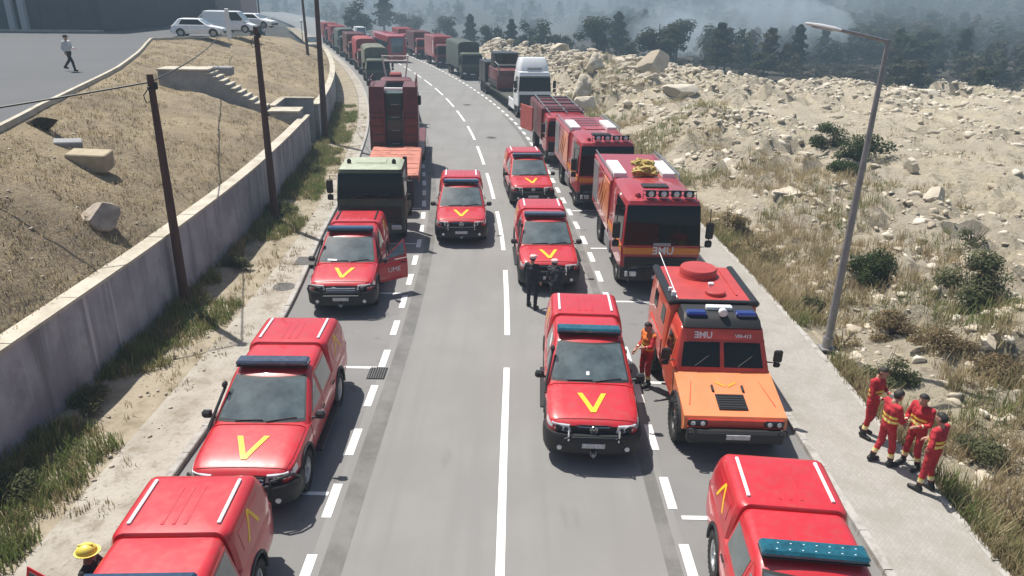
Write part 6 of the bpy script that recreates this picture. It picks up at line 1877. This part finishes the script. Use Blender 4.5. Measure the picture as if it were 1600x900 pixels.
bush('green clump between the two nearest utility poles', 24.2, -9.3, .6, .7, BUSHO, 1300, .04, ground=.18)
bush('green clump at the wall foot beyond the second pole', 31.5, -9.35, .8, .7, BUSHO, 1400, .045, ground=.18)
bush('low shrub at the wall foot below the stairs', 39.5, -9.4, .8, .6, BUSHO, 1000, .05, ground=.18)
# ---------------------------------------------------------------- trees, far wood, smoke, haze
FARLEAF = leaf_mat('far_tree_leaves', (.030, .042, .022), (.058, .070, .035)); FARLEAF2 = leaf_mat('singed_tree_leaves', (.060, .056, .036), (.10, .088, .055))
BARK = mat('dark_bark', (.05, .04, .032), .9, var=.3)
def crown_mesh(seed, kind, n, size, m):
    r = random.Random(seed); mb = MB()
    if kind == 'pine':
        for _ in range(n):
            t = r.random() ** .8; z = lerp(.28, 1.0, t); w = .20 * (1 - t) ** .7 + .03; a = r.uniform(0, 6.28); q = w * r.random() ** .45
            layer = .8 + .3 * math.sin(z * 40 + seed); p = Vector((math.cos(a) * q * layer, math.sin(a) * q * layer, z)); nrm = Vector((r.gauss(0, 1), r.gauss(0, 1), r.gauss(.6, .7))).normalized()
            t1 = nrm.orthogonal().normalized(); t1 = Matrix.Rotation(r.uniform(0, 6.28), 3, nrm) @ t1; b = nrm.cross(t1); s = size * r.uniform(.5, 1.3)
            o = len(mb.v); mb.v += [tuple(p - t1 * s), tuple(p - b * s * .6), tuple(p + t1 * s), tuple(p + b * s * .6)]; mb.f.append((o, o + 1, o + 2, o + 3))
    else:
        cl = []
        for k in range(11):
            a = r.uniform(0, 6.28); q = r.random() ** .6 * .22; cl.append((Vector((math.cos(a) * q, math.sin(a) * q, r.uniform(.34, .88))), r.uniform(.09, .17)))
        for _ in range(n):
            c, cr = r.choice(cl); d = Vector((r.gauss(0, 1), r.gauss(0, 1), r.gauss(0, 1))).normalized(); p = c + d * cr * r.random() ** .35
            nrm = (d + Vector((0, 0, .4))).normalized(); t1 = nrm.orthogonal().normalized(); t1 = Matrix.Rotation(r.uniform(0, 6.28), 3, nrm) @ t1; b = nrm.cross(t1); s = size * r.uniform(.5, 1.3)
            o = len(mb.v); mb.v += [tuple(p - t1 * s), tuple(p - b * s * .6), tuple(p + t1 * s), tuple(p + b * s * .6)]; mb.f.append((o, o + 1, o + 2, o + 3))
    return np.array(mb.v), np.array(mb.f)
def to_mesh(vf, name, m):
    me = bpy.data.meshes.new(name); me.from_pydata(vf[0].tolist(), [], vf[1].tolist()); me.materials.append(m); return me
TREE_M = []
for k in range(6):
    kind = 'pine' if k in (0, 3) else 'round'
    cv = to_mesh(crown_mesh(100 + k, kind, 1500, .032, None), 'crown', FARLEAF if k != 4 else FARLEAF2)
    mb = MB(); r = random.Random(k)
    mb.tube([(0, 0, -.05), (r.uniform(-.02, .02), 0, .4), (0, r.uniform(-.02, .02), .85)], [.022, .016, .005], 7)
    for q in range(6):
        a = r.uniform(0, 6.28); z = r.uniform(.3, .6); mb.tube([(0, 0, z), (math.cos(a) * .1, math.sin(a) * .1, z + .08), (math.cos(a) * .17, math.sin(a) * .17, z + .18)], [.009, .006, .002], 5)
    TREE_M.append((cv, mb.mesh('trunk', BARK)))
def tree(label, x, y, h, k, wide=1.0, z=None, group=None):
    root = thing('tree', label, 'tree', (x, y, ground_h(x, y) - .3 if z is None else z), rnd.uniform(0, 6.28), group)
    h *= .74; root.scale = (h * wide, h * wide, h)
    link('trunk', TREE_M[k][1], root); link('crown', TREE_M[k][0], root)
    return root
GT2 = 'trees behind the rocky ridge'
ROW = 'dark hazy tree in the row behind the rocky ridge'
ROWT = sorted([(5, 146, 11.5, 1, 1.3), (8.5, 152, 9.0, 2, 1.5), (14.5, 142, 12.0, 5, 1.5), (19.5, 138, 8.0, 1, 1.3), (24, 132, 12.5, 2, 1.5), (28.5, 140, 9.0, 5, 1.1), (33.5, 128, 11.5, 0, 1.5), (36.0, 133, 7.5, 4, 1.6), (31, 150, 12, 5, 1.2), (20, 155, 13, 3, 1.3), (40, 124, 7.5, 2, 1.5)], key=lambda a: a[0] / a[1])
for a, w in zip(ROWT, 'first second third fourth fifth sixth seventh eighth ninth tenth last'.split()):
    tree(w + ' tree from the left in the dark row behind the rocky ridge', *a, group=GT2)
tree('lone tall pine standing apart in the smoke right of the ridge', 50, 138, 11.5, 3, 1.25)
tree('round dark tree just left of the red coach', -35.5, 172, 11.5, 1, 1.5)
tree('tall pointed tree above the roof of the red coach', -31, 182, 15, 0, 1.3)
tree('broad dark tree right of the red coach', -24.5, 178, 13, 2, 1.35)
tree('broad pale tree above the red container truck', -15.5, 172, 11.0, 5, 1.35)
tree('narrow dark tree above the dark green canvas truck', -10, 165, 11.5, 3, 1.2)
tree('dark tree above the digger on the flatbed', -5.2, 160, 11, 2, 1.1)
tree('slim dark tree left of the tree above the white truck', -1.2, 156, 10.5, 0, 1.2)
tree('dark tree above the white tractor truck', 1.8, 150, 11.0, 1, 1.0)
# the wood on the hills, one mass
FS = [crown_mesh(300 + k, 'pine' if k % 3 == 0 else 'round', 240, .06, None) for k in range(6)]
r8 = random.Random(88); items = [[], []]
n = 0
while n < 2300:
    if n < 1700:
        y = r8.uniform(95, 330); x = r8.uniform(30, 330)
        if x < 32 + (y - 95) * .12 and y < 190: continue
        if y < 130 and x < 52 and r8.random() < .8: continue
        if fbm(x, y, 34, 2, 9) < -.22: continue
    else:
        a = r8.uniform(rad(40), rad(145)); q = r8.uniform(230, 800) ; x = math.cos(a) * q; y = math.sin(a) * q
        if abs(U(x, min(y, 320))) < 14 and y < 330: continue
        if x < -20 and q < 260: continue
    uu = U(x, min(y, 320))
    if y < 125 and uu < ubound(y) + 12: continue
    h = r8.uniform(5.5, 10.5 if y > 135 else 7.0) * (1.15 if n >= 1700 else 1); w = h * r8.uniform(1.0, 1.5)
    M = Matrix.Rotation(r8.uniform(0, 6.28), 3, 'Z') @ Matrix.Diagonal((w, w, h))
    items[1 if r8.random() < .35 else 0].append((r8.randrange(6), M, (x, y, ground_h(x, y) - h * .22))); n += 1
tag(scatter_mesh('far_wood', FS, items[0], FARLEAF), 'hazy dark wood covering the hills behind the road', 'wood', kind='stuff')
tag(scatter_mesh('singed_wood', FS, items[1], FARLEAF2), 'singed brownish trees mixed into the far wood', 'wood', kind='stuff')
SC = [crown_mesh(400 + k, 'round', 60, .10, None) for k in range(4)]; items = []
while len(items) < 2600:
    y = r8.uniform(62, 200); x = r8.uniform(14, 160); uu = U(x, y)
    if uu < ubound(y) + 1 + 2 * r8.random() : continue
    if fbm(x, y, 12, 2, 6) < -.1: continue
    h = r8.uniform(.7, 2.0); w = h * r8.uniform(1.2, 2.2)
    zz = max(ground_h(x, y), right_h(y, uu) if uu < 60 and y < 139 and uu < ubound(y) + 9 else -9)
    items.append((r8.randrange(4), Matrix.Rotation(r8.uniform(0, 6.28), 3, 'Z') @ Matrix.Diagonal((w, w, h)), (x, y, zz - h * .3)))
tag(scatter_mesh('burnt_scrub', SC, items, leaf_mat('burnt_scrub_leaves', (.035, .03, .022), (.075, .065, .04))), 'low burnt scrub between rocky ground and wood', 'scrub', kind='stuff')

# haze box
mb = MB(); mb.box((0, 1150, 27), (5000, 3000, 76))
hz = bpy.data.materials.new('haze_air'); hz.use_nodes = True; nt = hz.node_tree; nt.nodes.clear()
vo = nt.nodes.new('ShaderNodeVolumePrincipled'); vo.inputs['Color'].default_value = (.33, .46, .57, 1); vo.inputs['Density'].default_value = 0.0018; vo.inputs['Anisotropy'].default_value = .1
mo = nt.nodes.new('ShaderNodeOutputMaterial'); nt.links.new(vo.outputs[0], mo.inputs['Volume'])
h = mb.build('haze', hz, smooth=0); tag(h, 'thin bluish smoke haze filling the air', 'haze', kind='stuff')

# drifting smoke
def smoke_mat(name, dens, lo, scale):
    sm = bpy.data.materials.new(name); sm.use_nodes = True; nt = sm.node_tree; nt.nodes.clear()
    tc = nt.nodes.new('ShaderNodeTexCoord'); nz = nt.nodes.new('ShaderNodeTexNoise'); nz.inputs['Scale'].default_value = scale; nz.inputs['Detail'].default_value = 4; nz.inputs['Roughness'].default_value = .6
    nt.links.new(tc.outputs['Object'], nz.inputs['Vector'])
    mr = nt.nodes.new('ShaderNodeMapRange'); mr.inputs[1].default_value = lo; mr.inputs[2].default_value = lo + .28; mr.inputs[3].default_value = 0; mr.inputs[4].default_value = dens
    nt.links.new(nz.outputs[0], mr.inputs[0])
    vo = nt.nodes.new('ShaderNodeVolumePrincipled'); vo.inputs['Color'].default_value = (.72, .83, .92, 1); nt.links.new(mr.outputs[0], vo.inputs['Density'])
    mo = nt.nodes.new('ShaderNodeOutputMaterial'); nt.links.new(vo.outputs[0], mo.inputs['Volume'])
    return sm
SMT = smoke_mat('smoke_veil', .010, .45, .05); SMD = smoke_mat('smoke_puff', .055, .36, .07)
for lab, c, rr, m in (('pale blue smoke drifting through the trees right of the ridge', (52, 178, 3), (26, 14, 8), SMD), ('small puff of pale smoke left of the lone pine', (33, 165, 2), (11, 9, 5), SMD),
                      ('thin smoke veil over the hillside above the far convoy', (-30, 235, 14), (90, 40, 20), SMT), ('broad thin smoke layer lying over the scrub and wood', (60, 215, 4), (170, 70, 22), SMT)):
    v, f = ICO2; me = bpy.data.meshes.new('smoke'); me.from_pydata((v * np.array(rr)).tolist(), [], f.tolist()); me.materials.append(m)
    o = link('smoke', me); o.location = c; tag(o, lab, 'smoke', kind='stuff')
